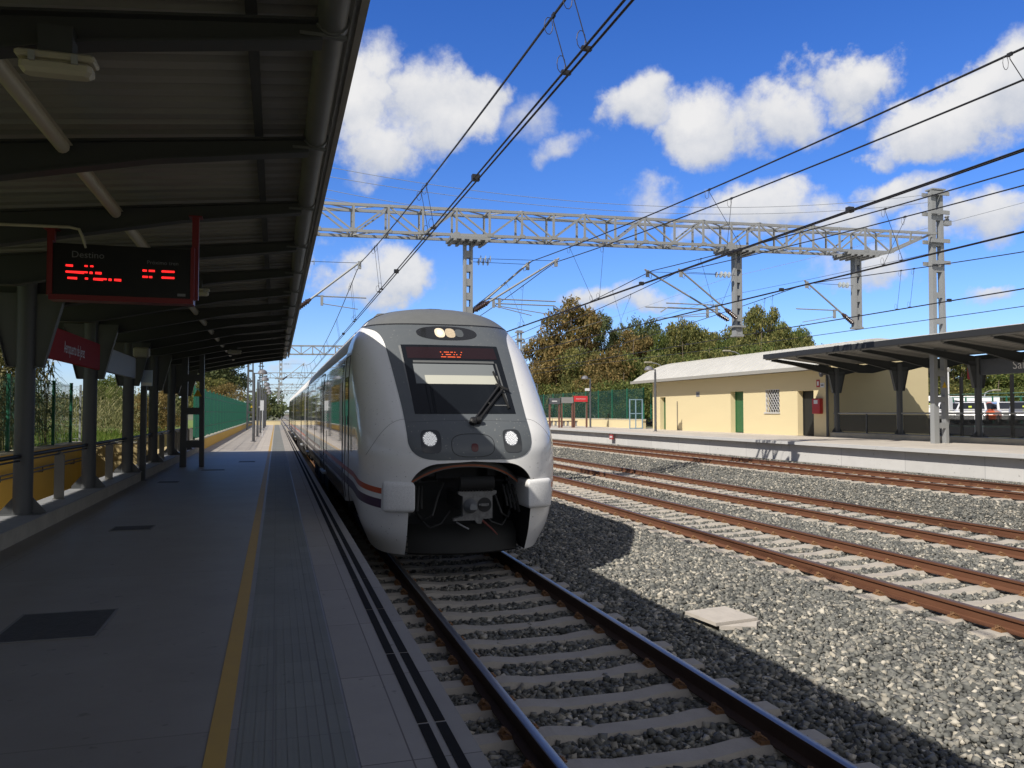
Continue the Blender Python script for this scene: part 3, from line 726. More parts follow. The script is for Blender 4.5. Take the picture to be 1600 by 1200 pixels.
def train():
    T = thing('passenger_train', (TX, 10.7, -.65), 'white and grey passenger train with open coupler hatch standing at the near platform', 'train')
    # ---- nose shell
    zs = lin(-.42, .9, 22) + lin(.95, 2.9, 44)[0:] + lin(2.92, 3.2, 12) + lin(3.215, 3.345, 10)
    ts = []
    NS = 40
    rows = []
    for z in zs:
        w, yf, d = nW(z), nYf(z), nD(z); half = []
        for i in range(NS + 1):                    # from the middle to the side
            u = i / NS; a = math.sin(u * PI / 2) ** .8 if u > 0 else 0
            half.append((w * a, yf + d * (1 - max(0, 1 - a ** NP) ** (1 / NQ))))
        ye = half[-1][1]
        for k in range(1, 9): half.append((w, ye + (TREAR - ye) * k / 8))
        row = [(-x, y) for x, y in half[::-1]] + half[1:]
        pts = []
        for x, y in row:
            zz = z; zb = zskirt(y)
            if z < .6: zz = zb + (z + .42) / 1.02 * (.6 - zb)
            pts.append((TX + x, y, zz))
        rows.append(pts)
    sh = MB(); sh.grid(rows)
    c = len(rows[0]); r = len(rows)
    sh.f.append(list(range(c))); sh.m.append(0)
    sh.f.append([(r - 1) * c + i for i in range(c)]); sh.m.append(0)
    rear = [i * c for i in range(r)] + [(i + 1) * c - 1 for i in range(r - 1, -1, -1)]
    sh.f.append(rear); sh.m.append(0)
    nose = sh.build('cab_nose', [M_white, M_cavity], T)
    import bmesh
    bm = bmesh.new(); bm.from_mesh(nose.data); bmesh.ops.remove_doubles(bm, verts=bm.verts, dist=.0004)
    bmesh.ops.recalc_face_normals(bm, faces=bm.faces); bm.to_mesh(nose.data); bm.free()
    # opening of the coupler hatch
    prof = [(-.87, -.9), (.87, -.9)]
    for k in range(13):
        a = PI / 2 * k / 12; prof.append((.87 - .42 + .42 * math.cos(a), .50 + .36 * math.sin(a)))
    prof.append((0, .885))
    for k in range(13):
        a = PI / 2 + PI / 2 * k / 12; prof.append((-.87 + .42 + .42 * math.cos(a), .50 + .36 * math.sin(a)))
    cut = MB(); cut.prism([(TX + x, z) for x, z in prof], 'y', 9.5, 13.2, 1)
    cutter = cut.build('cutter', [M_white, M_cavity])
    md = nose.modifiers.new('cut', 'BOOLEAN'); md.operation = 'DIFFERENCE'; md.solver = 'EXACT'; md.object = cutter
    nose_loc = cutter.location.copy()
    dg = bpy.context.evaluated_depsgraph_get(); dg.update()
    me = bpy.data.meshes.new_from_object(nose.evaluated_get(dg))
    nose.modifiers.clear(); nose.data = me; bpy.data.objects.remove(cutter)
    me.polygons.foreach_set('use_smooth', [True] * len(me.polygons)); me.set_sharp_from_angle(angle=math.radians(38)); me.update()

    # ---- front mask, windscreen and lamps
    hwm = pchip([(.905, .50), (.915, .60), (.94, .70), (.99, .79), (1.06, .85), (1.16, .88), (1.5, .89), (2.0, .93), (2.4, .97), (2.65, 1.0), (2.78, 1.04), (2.87, 1.11), (2.93, 1.21), (2.97, 1.24)])
    mk = MB(); patch(mk, lin(.905, .99, 8) + lin(1.03, 2.965, 60), lambda z: min(hwm(z), nW(z) * .985), 40, .005)
    mask = mk.build('front_mask', M_mask, T, smooth=60)
    rf = MB(); patch(rf, lin(2.978, 3.2, 14) + lin(3.21, 3.34, 10), lambda z: nW(z) * .997, 40, .006)
    # roof of the cab back to the first carriage
    zz = lin(2.978, 3.2, 14) + lin(3.21, 3.34, 10)
    sec = [(-nW(z) * 1.0, z) for z in zz] + [(nW(z), z) for z in zz[::-1]]
    rf.grid([[(TX + x, y, z + .005) for x, z in sec] for y in (13.0 + .6, 13.9, 14.2, TREAR)])
    rf.build('cab_roof', M_roofg, T, smooth=60)
    sm = MB(); patch(sm, [2.962, 2.982], lambda z: nW(z) * .99, 50, .009); sm.build('roof_seam', M_black, T)
    ws = MB(); patch(ws, lin(1.53, 2.60, 30), lambda z: .735 + (z - 1.53) * .03, 24, .010)
    wso = ws.build('windscreen', M_glass, T, smooth=60)
    q = MB(); patch(q, lin(1.75, 2.585, 12), lambda z: -.736 - (z - 1.53) * .03, 3, .008, 0, lambda z: -.745 - (z - 1.7) * .065); q.build('screen_reveal', mat('reveal_grey', (.2, .205, .205), .5), T, smooth=60)
    d = MB(); patch(d, lin(2.37, 2.56, 6), lambda z: .70, 20, .013); d.build('destination_display', mat('display_dark', (.02, .009, .011), .2), T, smooth=60)
    led = MB(); rowsl = [(2.475, '1 0111101101 0 01'), (2.435, '01001111 01 1 01'), (2.395, '1111011111101110')]
    for z, s in rowsl:
        for i, ch in enumerate(s):
            if ch == '1':
                x = -.19 + i * .0205
                led.add([nose_p(x, z - .006, .016), nose_p(x + .018, z - .006, .016), nose_p(x + .018, z + .006, .016), nose_p(x, z + .006, .016)], [(0, 1, 2, 3)])
    led.build('destination_lights', M_led_o, T)
    bl = MB(); patch(bl, lin(1.97, 2.28, 8), lambda z: .60, 16, .012, 0, lambda z: -.64)
    bl.build('sun_blind', M_blind, T, smooth=60)
    bl = MB(); patch(bl, lin(1.965, 2.10, 4), lambda z: .615, 16, .014, 0, lambda z: -.50 if z > 1.98 else -.49)
    bl.build('blind_lower_edge', M_blind2, T, smooth=60)
    fr = MB(); patch(fr, [2.30, 2.335], lambda z: .63, 12, .0135); patch(fr, lin(1.62, 2.3, 10), lambda z: .665, 2, .0135, 0, lambda z: .64)
    patch(fr, [1.64, 1.655], lambda z: .66, 4, .015, 0, lambda z: .44)
    fr.build('window_frame', mat('frame_grey', (.12, .125, .125), .5), T, smooth=60)
    ov = MB(); disc_on(ov, 0, 2.815, .49, .125, .010, n=40, power=2.3)
    ovo = ov.build('upper_lamp_cluster', mat('lamp_cover', (.02, .021, .023), .12, var=.4, scale=60, coat=.6), T, smooth=60)
    for x, m_, r_ in ((-.115, M_warm, .082), (.055, M_warm2, .082), (.2, mat('lamp_off', (.09, .1, .105), .2), .07)):
        q = MB(); disc_on(q, x, 2.815, r_, r_ * 1.02, .014, n=16, power=2.6); q.build('upper_lamp', m_, T, smooth=60)
        q = MB(); disc_on(q, x, 2.815, r_ * .45, r_ * .5, .0155, n=12)
        if m_ is not M_warm2 and m_ is M_warm: q.build('lamp_bulb', mat('bulb_hot', (1, 1, 1), .3, emit=(1, .95, .85), estr=3.5), T, smooth=60)
    for s in (-1, 1):
        h = MB(); disc_on(h, s * .575, 1.155, .135, .155, .010, n=32, power=4.5)
        ho = h.build('headlamp', mat('lamp_recess', (.035, .038, .042), .3, coat=.3), T, smooth=60)
        h = MB(); disc_on(h, s * .575 - .015, 1.185, .098, .10, .016, n=24); h.build('headlamp_lens', M_lens, ho, smooth=60)
        h = MB()
        for i in range(90):
            rr = .088 * math.sqrt((i + .5) / 90); a = i * 2.39996
            cx, cz = s * .575 - .015 + rr * math.cos(a), 1.185 + rr * math.sin(a) * 1.02
            disc_on(h, cx, cz, .0065, .0065, .020, n=6)
        h.build('led_dots', M_lensdots, ho)
    def line(name, pts, r, m, parent, eps=.006, closed=False):
        q = MB(); P = [nose_p(x, z, eps) for x, z in pts]
        if closed: P.append(P[0])
        q.tube(P, r, 5, cap=False); return q.build(name, m, parent)
    line('service_hatch', [(.30 * math.cos(a) * (abs(math.cos(a)) ** 3 + abs(math.sin(a)) ** 3) ** (-1 / 3), 1.10 + .155 * math.sin(a) * (abs(math.cos(a)) ** 3 + abs(math.sin(a)) ** 3) ** (-1 / 3)) for a in lin(0, 2 * PI, 40)], .004, M_black, T)
    q = MB(); disc_on(q, .02, 1.07, .05, .055, .012, n=16, power=3); q.build('tail_lamp', M_tail, T)
    line('panel_seam', [(x, 1.42 + .02 * math.cos(x * 2)) for x in lin(-.86, .86, 20)], .0025, M_black, T, .004)
    for s in (-1, 1):
        line('cheek_seam', [(s * (.87 + .52 * t), 1.46 - .50 * t ** 2.2) for t in lin(0, 1, 20)], .003, mat('seam_grey', (.25, .25, .25), .6), T, .001)
    # ---- wiper
    w = MB()
    a0, a1 = nose_p(.05, 1.40, .03), nose_p(.60, 1.93, .05)
    b0, b1 = nose_p(.13, 1.41, .03), nose_p(.62, 1.86, .05)
    w.bar(a0, a1, .03, .03); w.bar(b0, b1, .03, .03)
    w.bar(a1 + Vector((-.07, 0, .01)), b1 + Vector((.08, 0, 0)), .04, .03)
    w.lathe([(.055, -.02), (.055, .05), (.03, .07)], a0, 12, axis=Vector((0, -.8, .6)))
    w.lathe([(.045, -.02), (.045, .05), (.03, .07)], b0, 12, axis=Vector((0, -.8, .6)))
    w.bar((a0 + a1) * .52 - a0 * .04, (b0 + b1) * .52 - b0 * .04, .04, .02)
    wo = w.build('wiper', M_black, T)
    w = MB(); w.bar(nose_p(.565, 2.16, .022), nose_p(.645, 1.60, .022), .022, .03); w.build('wiper_blade', M_rubber, wo)
    # ---- buffer blocks
    for s in (-1, 1):
        poly = [(.80, 10.72), (1.13, 10.84), (1.205, 10.92), (1.225, 11.8), (.80, 11.8)]
        cx = sum(p[0] for p in poly) / 5; cy = sum(p[1] for p in poly) / 5; b = MB(); n = 5; vv = []
        lev = [(.205, .90), (.235, .985), (.27, 1.0), (.55, 1.0), (.59, .97), (.615, .88)]
        for z, k in lev:
            for px, py in poly:
                vv.append((TX + s * (cx + (px - cx) * (k if z > .5 or z < .25 else k)), cy + (py - cy) * k, z))
        ff = [tuple(range(n)), tuple(range((len(lev) - 1) * n, len(lev) * n))]
        for i in range(len(lev) - 1):
            for k in range(n): j = (k + 1) % n; ff.append((i * n + k, i * n + j, i * n + n + j, i * n + n + k))
        b.add(vv, ff)
        bo = b.build('buffer_block', M_speck, T)
        bv = bo.modifiers.new('bevel', 'BEVEL'); bv.width = .022; bv.segments = 3; bv.limit_method = 'ANGLE'; bv.angle_limit = .5
        for p_ in bo.data.polygons: p_.use_smooth = True
    # ---- what the open hatch shows
    lip = MB(); arc = [(x, .86 - .30 * abs(x / .84) ** 2.4) for x in lin(-.84, .84, 28)]
    def yl(x): return 11.02 + .28 * abs(x / .84) ** 2
    lip.grid([[(TX + x, yl(x) + dy, z + dz) for x, z in arc] for dy, dz in ((.12, .05), (.0, .0), (-.012, -.035))], 1)
    lip.grid([[(TX + x, yl(x) - .013, z + dz) for x, z in arc] for dz in (-.035, -.062)], 0)
    lip.grid([[(TX + x, yl(x) - .013, z + dz) for x, z in arc] for dz in (-.062, -.075)], 1)
    lip.build('hatch_lip', [mat('hatch_copper', (.72, .22, .11), .4), mat('hatch_grey', (.25, .25, .24), .5)], T, smooth=50)
    cp = MB(); x0 = TX + .06; yf = 10.78
    cp.prism([(x0 - .25, .47), (x0 - .25, .43), (x0 - .19, .40), (x0 - .19, .13), (x0 - .32, .10), (x0 - .32, .07), (x0 - .02, .07), (x0 + .02, .02), (x0 + .07, .02), (x0 + .10, .085), (x0 + .23, .09), (x0 + .23, .40), (x0 + .29, .43), (x0 + .29, .47)], 'y', yf, yf + .1)
    cp.box(x0 - .12, x0 + .14, yf + .1, yf + 1.4, .15, .38)
    cpo = cp.build('coupler', M_iron, T)
    q = MB(); q.lathe([(.10, 0), (.095, .05), (.05, .12), (.045, .15)], (x0 - .085, yf, .27), 20, axis=Vector((0, -1, 0))); q.box(x0 - .125, x0 - .03, yf - .17, yf - .14, .235, .30)
    q.build('coupling_cone', mat('cone_grey', (.22, .23, .24), .45, .4), cpo, smooth=40)
    q = MB(); q.lathe([(.0, .0), (.098, .0), (.10, .006)], (x0 + .115, yf - .002, .28), 24, axis=Vector((0, -1, 0))); q.build('coupling_socket', M_black, cpo)
    q = MB(); q.tube([(x0 + .03, yf - .02, .28), (x0 + .17, yf - .03, .285)], .018, 8); q.box(x0 + .06, x0 + .15, yf - .05, yf - .02, .265, .30); q.build('coupling_hook', M_iron, cpo)
    q = MB(); q.tube([(x0 - .23, yf + .03, .575), (x0 + .25, yf + .03, .575)], .095, 20)
    for i in range(11): q.lathe([(.012, 0), (.012, .03)], (x0 - .2 + i * .042, yf - .02, .47), 6)
    q.build('contact_drum', M_rubber, cpo, smooth=40)
    q = MB(); q.tube([(x0 + .08, yf + .02, .07), (x0 + .20, yf - .06, -.04), (x0 + .27, yf - .12, -.12)], [.016, .013, .008], 8); q.build('release_lever', mat('lever_red', (.16, .035, .025), .5), cpo)
    q = MB(); q.tube([(x0 - .26, yf + .1, .04), (x0 - .16, yf + .05, -.02), (x0 - .1, yf + .02, -.05)], .012, 6); q.build('air_pipe', M_galv, cpo)
    eq = MB(); eq.box(TX - .33, TX + .30, 11.7, 11.9, .58, .82); eq.box(TX - .84, TX + .84, 12.2, 12.3, -.3, .9)
    for s in (-1, 1):
        eq.tube([(TX + s * .35, 11.5, .56), (TX + s * .62, 11.35, .56)], .016, 8); eq.lathe([(.03, 0), (.03, .05)], (TX + s * .65, 11.3, .56), 8)
        for k in range(4): eq.tube([(TX + s * (.60 + .045 * k), 11.35, .5), (TX + s * (.62 + .05 * k), 11.25, .32), (TX + s * (.63 + .06 * k), 11.2, .2 - .03 * k)], .02, 7)
        eq.box(TX + s * .66 - .05, TX + s * .66 + .05, 11.35, 11.5, .36, .46)
    for s in (-1, 1):                           # hoses and cables looped across the bay
        eq.tube([(TX + s * .30, 11.3, .55), (TX + s * .42, 11.1, .36), (TX + s * .50, 11.05, .12), (TX + s * .62, 11.15, .05), (TX + s * .74, 11.4, .22)], .017, 7)
        eq.tube([(TX + s * .22, 11.2, .16), (TX + s * .36, 11.1, .0), (TX + s * .52, 11.12, -.06), (TX + s * .7, 11.3, .1)], .013, 7)
        eq.tube([(TX + s * .5, 11.5, .74), (TX + s * .58, 11.35, .70), (TX + s * .66, 11.4, .6)], .012, 6)
        eq.bbox(TX + s * .46 - .07, TX + s * .46 + .07, 11.45, 11.6, .62, .74, .012)
    eq.build('hatch_equipment', mat('hatch_equipment', (.04, .04, .04), .6), T, smooth=40)
    pl = MB(); pl.grid([[(TX + x, 11.05 + .25 * (x / .8) ** 2 + dy, z) for x in lin(-.8, .8, 16)] for z, dy in ((-.05, .25), (-.2, .05), (-.42, 0), (-.46, .1))])
    pl.build('plough', mat('plough_dark', (.022, .022, .02), .7), T, smooth=50)
    # ---- carriages
    zside = [.04, .10, .3, .6, 1.0, 1.5, 2.0, 2.2, 2.4, 2.55, 2.7, 2.8, 2.9, 2.975]
    roofz = [2.975, 3.02, 3.06, 3.12, 3.2, 3.25, 3.3, 3.33, 3.345]
    def side_x(z, e=0): return TX - nW(z) - e
    def strip(mb, y0, y1, z0, z1, e, m=0, n=4):
        mb.grid([[(side_x(z, e), y, z) for z in lin(z0, z1, n)] for y in (y0, y1)], m)
        for yy in (y0, y1): mb.grid([[(side_x(z, ee), yy, z) for z in lin(z0, z1, n)] for ee in (0, e)], m)
    for ci, (ya, yb) in enumerate(((TREAR, 33.7), (34.3, 57.7), (58.3, 78.0))):
        b = MB(); sec = [(-1.38, .0), (-1.42, .02)] + [(-nW(z), z) for z in zside] + [(nW(z), z) for z in zside[::-1]] + [(1.42, .02), (1.38, .0)]
        b.grid([[(TX + x, y, z) for x, z in sec] for y in lin(ya, yb, 12)])
        n = len(sec)
        for yy in (ya, yb): b.add([(TX + x, yy, z) for x, z in sec], [tuple(range(n))])
        body = b.build('carriage_body', M_wside, T, smooth=40)
        rs = [(-nW(z), z) for z in roofz] + [(nW(z), z) for z in roofz[::-1]]
        q = MB(); q.grid([[(TX + x, y, z + .002) for x, z in rs] for y in (ya, yb)])
        for k in range(5):
            yc = ya + (yb - ya) * (k + .5) / 5; q.bbox(TX - .85, TX + .85, yc - 1.3, yc + 1.3, 3.2, 3.42, .06)
        q.build('carriage_roof', M_roofg, body, smooth=40)
        doors = ((20.6, 22.0), (31.4, 32.8)) if ci == 0 else ((ya + 4.5, ya + 5.9), (yb - 5.9, yb - 4.5))
        # window band between the doors
        edges = [ya + (.35 if ci == 0 else .9)] + [e for d_ in doors for e in (d_[0] - .12, d_[1] + .12)] + [yb - .5]
        for a, c_ in zip(edges[::2], edges[1::2]):
            if c_ - a > .6:
                q = MB(); strip(q, a, c_, 1.14, 2.10, .004, n=6); wb = q.build('window_band', M_sglass, body, smooth=40)
        for a, c_ in doors:
            q = MB(); strip(q, a, c_, .12, 2.50, .007, n=10); do = q.build('door', M_wside, body, smooth=40)
            q = MB(); strip(q, a + .14, (a + c_) / 2 - .1, .95, 2.2, .010); strip(q, (a + c_) / 2 + .1, c_ - .14, .95, 2.2, .010); q.build('door_window', M_sglass, body, smooth=40)
            q = MB()
            for yy in (a - .012, (a + c_) / 2 - .01, c_ - .008): strip(q, yy, yy + .02, .12, 2.52, .012, n=10)
            strip(q, a, c_, 2.5, 2.53, .012); q.build('door_seal', M_rubber, body)
            q = MB(); q.box(side_x(.05, .05), side_x(.05, -.2), a, c_, .02, .07); q.build('door_step', M_galv, body)
        q = MB(); strip(q, ya, yb, .575, .655, .003); q.build('orange_stripe', M_orange, body)
        q = MB(); strip(q, ya, yb, .37, .50, .003); q.build('purple_stripe', M_purple, body)
        q = MB()
        for yy in ((ya + .25, ya + 5.0, yb - 8.2) if ci == 0 else (ya + 1, yb - 1)): strip(q, yy, yy + .018, .1, 2.7, .006, n=8)
        q.build('panel_joint', M_black, body)
        q = MB(); strip(q, ya, yb, 2.60, 2.95, .005, n=8); q.build('cantrail', mat('cantrail_white', (.78, .77, .74), .55), body, smooth=60)
        q = MB(); strip(q, ya, yb, 2.955, 2.985, .012, n=2); q.build('rain_strip', M_black, body)
        if ci:
            q = MB(); q.box(TX - 1.25, TX + 1.25, ya - .58, ya - .02, .1, 2.95); q.build('gangway', M_rubber, T)
        u = MB(); u.box(TX - 1.25, TX + 1.25, ya + 5.5, yb - 5.5, -.45, -.002); u.box(TX - 1.2, TX + 1.2, ya, yb, -.12, -.004)
        k = ya + 6
        while k < yb - 7: u.box(TX - 1.34, TX - 1.2, k, k + 1.6, -.42, -.02); k += 1.9
        u.build('underframe', M_under, T)
        for yc in (ya + 2.2, yb - 2.6):
            bg = MB()
            for s in (-1, 1):
                bg.prism([(yc - 1.75, -.30), (yc - 1.75, -.12), (yc - .5, -.12), (yc - .4, -.28), (yc + .4, -.28), (yc + .5, -.12), (yc + 1.75, -.12), (yc + 1.75, -.30), (yc + .5, -.46), (yc - .5, -.46)], 'x', TX + s * 1.05 - .07, TX + s * 1.05 + .07)
                for dy in (-1.2, 1.2): bg.lathe([(.09, 0), (.11, .02), (.11, .14), (.08, .17)], (TX + s * 1.1, yc + dy, -.2), 12, axis=Vector((s, 0, 0)))
            bg.box(TX - 1, TX + 1, yc - .3, yc + .3, -.4, -.15)
            bo = bg.build('bogie', M_under, T)
            for dy in (-1.2, 1.2):
                wl = MB()
                for s in (-1, 1): wl.lathe([(.43, 0), (.43, .03), (.40, .035), (.40, .13), (.15, .13)], (TX + s * .80, yc + dy, -.24), 28, axis=Vector((s, 0, 0)))
                wl.tube([(TX - .8, yc + dy, -.24), (TX + .8, yc + dy, -.24)], .08, 10)
                wl.build('wheelset', M_under, bo, smooth=40)
    # nose: stripes sweeping down to the buffer, cab door, mirror window
    def sweep(y): 
        t = min(max((y - 10.95) / 1.7, 0), 1); return -.15 * (1 - t) ** 1.6
    for nm, z0, z1, m_ in (('orange_stripe', .575, .655, M_orange), ('purple_stripe', .37, .50, M_purple)):
        for s in (-1, 1):
            rows = []; q = MB()
            for y in lin(10.98, TREAR, 34):
                rows.append([(TX + s * (nose_x(y, z + sweep(y)) + .004), y, z + sweep(y)) for z in lin(z0, z1, 3)])
            q.grid(rows); q.build(nm, m_, T, smooth=60)
    q = MB()
    for s in (-1, 1):
        for yy in (13.35, 14.1):
            q.tube([(TX + s * (nose_x(yy, z) + .002), yy, z) for z in lin(.1, 2.5, 24)], .007, 5, cap=False)
        q.tube([(TX + s * (nose_x(y, 2.5) + .002), y, 2.5) for y in lin(13.35, 14.1, 6)], .007, 5, cap=False)
    q.build('cab_door', M_black, T)
    q = MB()
    q.tube([(TX - nose_x(13.45, z) - .05, 13.45, z) for z in lin(.9, 1.5, 4)], .012, 6); q.tube([(TX - nose_x(14.02, z) - .05, 14.02, z) for z in lin(.9, 1.5, 4)], .012, 6)
    q.build('grab_rail', M_galv, T)
    q = MB()
    q.grid([[(TX - nose_x(y, z) - .004, y, z) for z in lin(1.35, 2.15, 8)] for y in lin(13.45, 14.0, 8)]); q.build('cab_side_window', M_sglass, T, smooth=60)
train()

# ------------------------------------------------------------------ platform canopies
ORD = ['first', 'second', 'third', 'fourth', 'fifth', 'sixth', 'seventh', 'eighth', 'ninth', 'tenth', 'eleventh', 'twelfth', 'thirteenth', 'fourteenth', 'fifteenth', 'sixteenth', 'seventeenth', 'eighteenth', 'nineteenth', 'twentieth']
BEAM_Y = [4.40 + 1.93 * (k - 4) for k in range(19)]          # ends near 31.4
def canopy(name, xp, sgn, z0, beams, posts, kerbz, label, m_fascia=None):
    """butterfly roof on a single row of posts; sgn=+1 when the track is towards +x"""
    T = thing(name, (xp, beams[0], z0), label, 'canopy', 'canopies over the two platforms')
    X = lambda d: xp + sgn * d
    ya, yb = beams[0] - .3, beams[-1] + .3
    # corrugated sheet, ribs running down the slope
    sh = MB(); rows = []
    y = ya; k = 0
    prof = [(0, 0), (.11, 0), (.135, .05), (.195, .05), (.22, 0)]
    ys = []
    while y < yb:
        for dy, dz in prof[:-1]: ys.append((min(y + dy, yb), dz))
        y += .22
    edge = [(-3.2, 3.78), (0, 3.42), (3.50, 3.78)]
    sh.grid([[(X(d), yy, z0 + z + dz) for d, z in edge] for yy, dz in ys], 0)
    sh.grid([[(X(d), yy, z0 + z + dz + .03) for d, z in edge] for yy, dz in ys], 1)
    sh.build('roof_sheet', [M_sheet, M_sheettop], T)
    for yb_ in beams:
        b = MB(); top = [(-3.0, 3.62), (0, 3.30), (3.42, 3.665)]; bot = [(3.42, 3.555), (2.3, 3.40), (1.3, 3.19), (.35, 2.99), (-.35, 2.99), (-1.3, 3.19), (-3.0, 3.5)]
        b.prism([(X(d), z0 + z) for d, z in top + bot], 'y', yb_ - .008, yb_ + .008)
        for ch in (top, bot):
            for (d0, a0), (d1, a1) in zip(ch, ch[1:]): b.bar((X(d0), yb_, z0 + a0), (X(d1), yb_, z0 + a1), .13, .014)
        b.build('beam', M_beam, T)
    for d, z in ((-2.6, 3.65), (-1.4, 3.52), (3.05, 3.68)):
        p = MB(); p.box(min(X(d - .03), X(d + .03)), max(X(d - .03), X(d + .03)), ya, yb, z0 + z - .005, z0 + z + .055); p.build('purlin', M_beam, T)
    for yp in posts:
        p = MB(); p.tube([(xp, yp, z0 + kerbz), (xp, yp, z0 + 3.28)], .118, 16)
        for s in (-1, 1):
            p.prism([(xp + s * .11, z0 + kerbz), (xp + s * .27, z0 + kerbz), (xp + s * .27, z0 + kerbz + .05), (xp + s * .11, z0 + kerbz + .24)], 'y', yp - .01, yp + .01)
        p.box(xp - .26, xp + .26, yp - .16, yp + .16, z0 + kerbz, z0 + kerbz + .02)
        po = p.build('post', M_steel, T, smooth=40)
        p = MB()
        for s in (-1, 1):
            pl = [(xp + s * .112, z0 + 2.16), (xp + s * .21, z0 + 2.16), (xp + s * .44, z0 + 3.06), (xp + s * .44, z0 + 3.14), (xp + s * .112, z0 + 3.14)]
            p.prism(pl, 'y', yp - .012, yp + .012)
            for (a, b_), (c, d_) in zip(pl, pl[1:3]): p.bar((a, yp, b_), (c, yp, d_), .12, .014)
        p.build('bracket', M_steel, po)
    g = MB(); xg = X(3.47); g.tube([(xg, ya, z0 + 3.69), (xg, yb, z0 + 3.69)], .082, 14)
    for yb_ in beams: g.tube([(xg, yb_ - .03, z0 + 3.69), (xg, yb_ + .03, z0 + 3.69)], .094, 14); g.bar((X(3.3), yb_, z0 + 3.60), (X(3.55), yb_, z0 + 3.60), .03, .02)
    g.build('gutter', M_gutter, T, smooth=40)
    f = MB(); a, b_ = sorted((X(3.60), X(3.64))); f.box(a, b_, ya - .02, yb + .02, z0 + 3.66, z0 + 3.85); a, b_ = sorted((X(3.45), X(3.64))); f.box(a, b_, ya, yb, z0 + 3.852, z0 + 3.862)
    f.build('fascia', m_fascia or M_fascia, T)
    f = MB(); a, b_ = sorted((X(3.44), X(3.645))); f.box(a, b_, ya - .01, yb + .01, z0 + 3.864, z0 + 3.885); f.build('edge_trim', M_sheettop, T)
    return T
XP = -3.2
canopy('platform_canopy', XP, 1, 0.0, BEAM_Y, [4.28 + 3.86 * k for k in range(-1, 8)], .20, 'dark steel canopy roof over the near platform, seen from underneath')
XP2 = 24.65
canopy('platform_canopy', XP2, -1, ZP2 - .14, [11.7 + 1.93 * k for k in range(11)], [11.7 + 3.86 * k for k in range(6)], .36, 'grey steel canopy over the far platform beside the yellow building', mat('fascia_dark', (.03, .031, .033), .5))

def canopy_lights():
    for i in range(4, 18):                                # long tube between two beams
        ya, yb = BEAM_Y[i - 1] + .16, BEAM_Y[i] - .12
        t = thing('strip_light', (-1.45, ya, 3.32), '%s strip light from the camera in the row under the near canopy' % (['topmost and largest'] + ORD[1:])[i - 4], 'ceiling light', 'strip lights under the near canopy')
        m = MB(); m.prism([(-1.51, 3.41), (-1.39, 3.43), (-1.41, 3.455), (-1.49, 3.44)], 'y', ya, yb); m.build('tray', M_lampbody, t)
        m = MB(); m.tube([(-1.45, ya + .03, 3.405), (-1.45, yb - .03, 3.405)], .046, 12); m.build('diffuser', M_diff, t, smooth=50)
        m = MB()
        for yy in (ya - .12, yb + .02): m.tube([(-1.45, yy, 3.43), (-1.45, yy + .12, 3.43)], .012, 6)
        m.build('cable', M_lampbody, t)
    for i, (y, x0, x1, lb) in enumerate(((4.33, -1.22, -.87, 'pale emergency light box crosswise under the beam nearest the camera'), (12.0, -1.18, -.92, 'pale emergency light box crosswise beside the departure board'), (23.6, -1.33, -.95, 'pale emergency light box crosswise far down the near canopy'))):
        t = thing('emergency_light', ((x0 + x1) / 2, y, 3.3), lb, 'ceiling light', 'emergency lights under the near canopy')
        m = MB(); m.bbox(x0, x1, y - .065, y + .065, 3.262, 3.296, .010); m.build('housing', M_lampbody, t)
        m = MB(); m.bbox(x0 + .015, x1 - .015, y - .052, y + .052, 3.196, 3.262, .018); d = m.build('diffuser', M_diff, t)
        for q in (.22, .75): m = MB(); m.box(x0 + (x1 - x0) * q - .014, x0 + (x1 - x0) * q + .014, y - .071, y - .055, 3.24, 3.285); m.build('clip', M_galv, t)
        m = MB(); m.box(x0 + .1, x1 - .1, y - .05, y + .05, 3.296, 3.43); m.build('bracket', M_beam, t)
    # grey conduit bending down to the departure board
    m = MB(); m.tube([(-2.6, 8.05, 3.22), (-1.82, 8.05, 3.235), (-1.74, 8.05, 3.22), (-1.71, 8.05, 3.15), (-1.68, 8.05, 3.05)], .014, 8)
    m.build('cable_conduit', M_lampbody, label='thin pale conduit bending down into the departure board', cat='conduit')
canopy_lights()

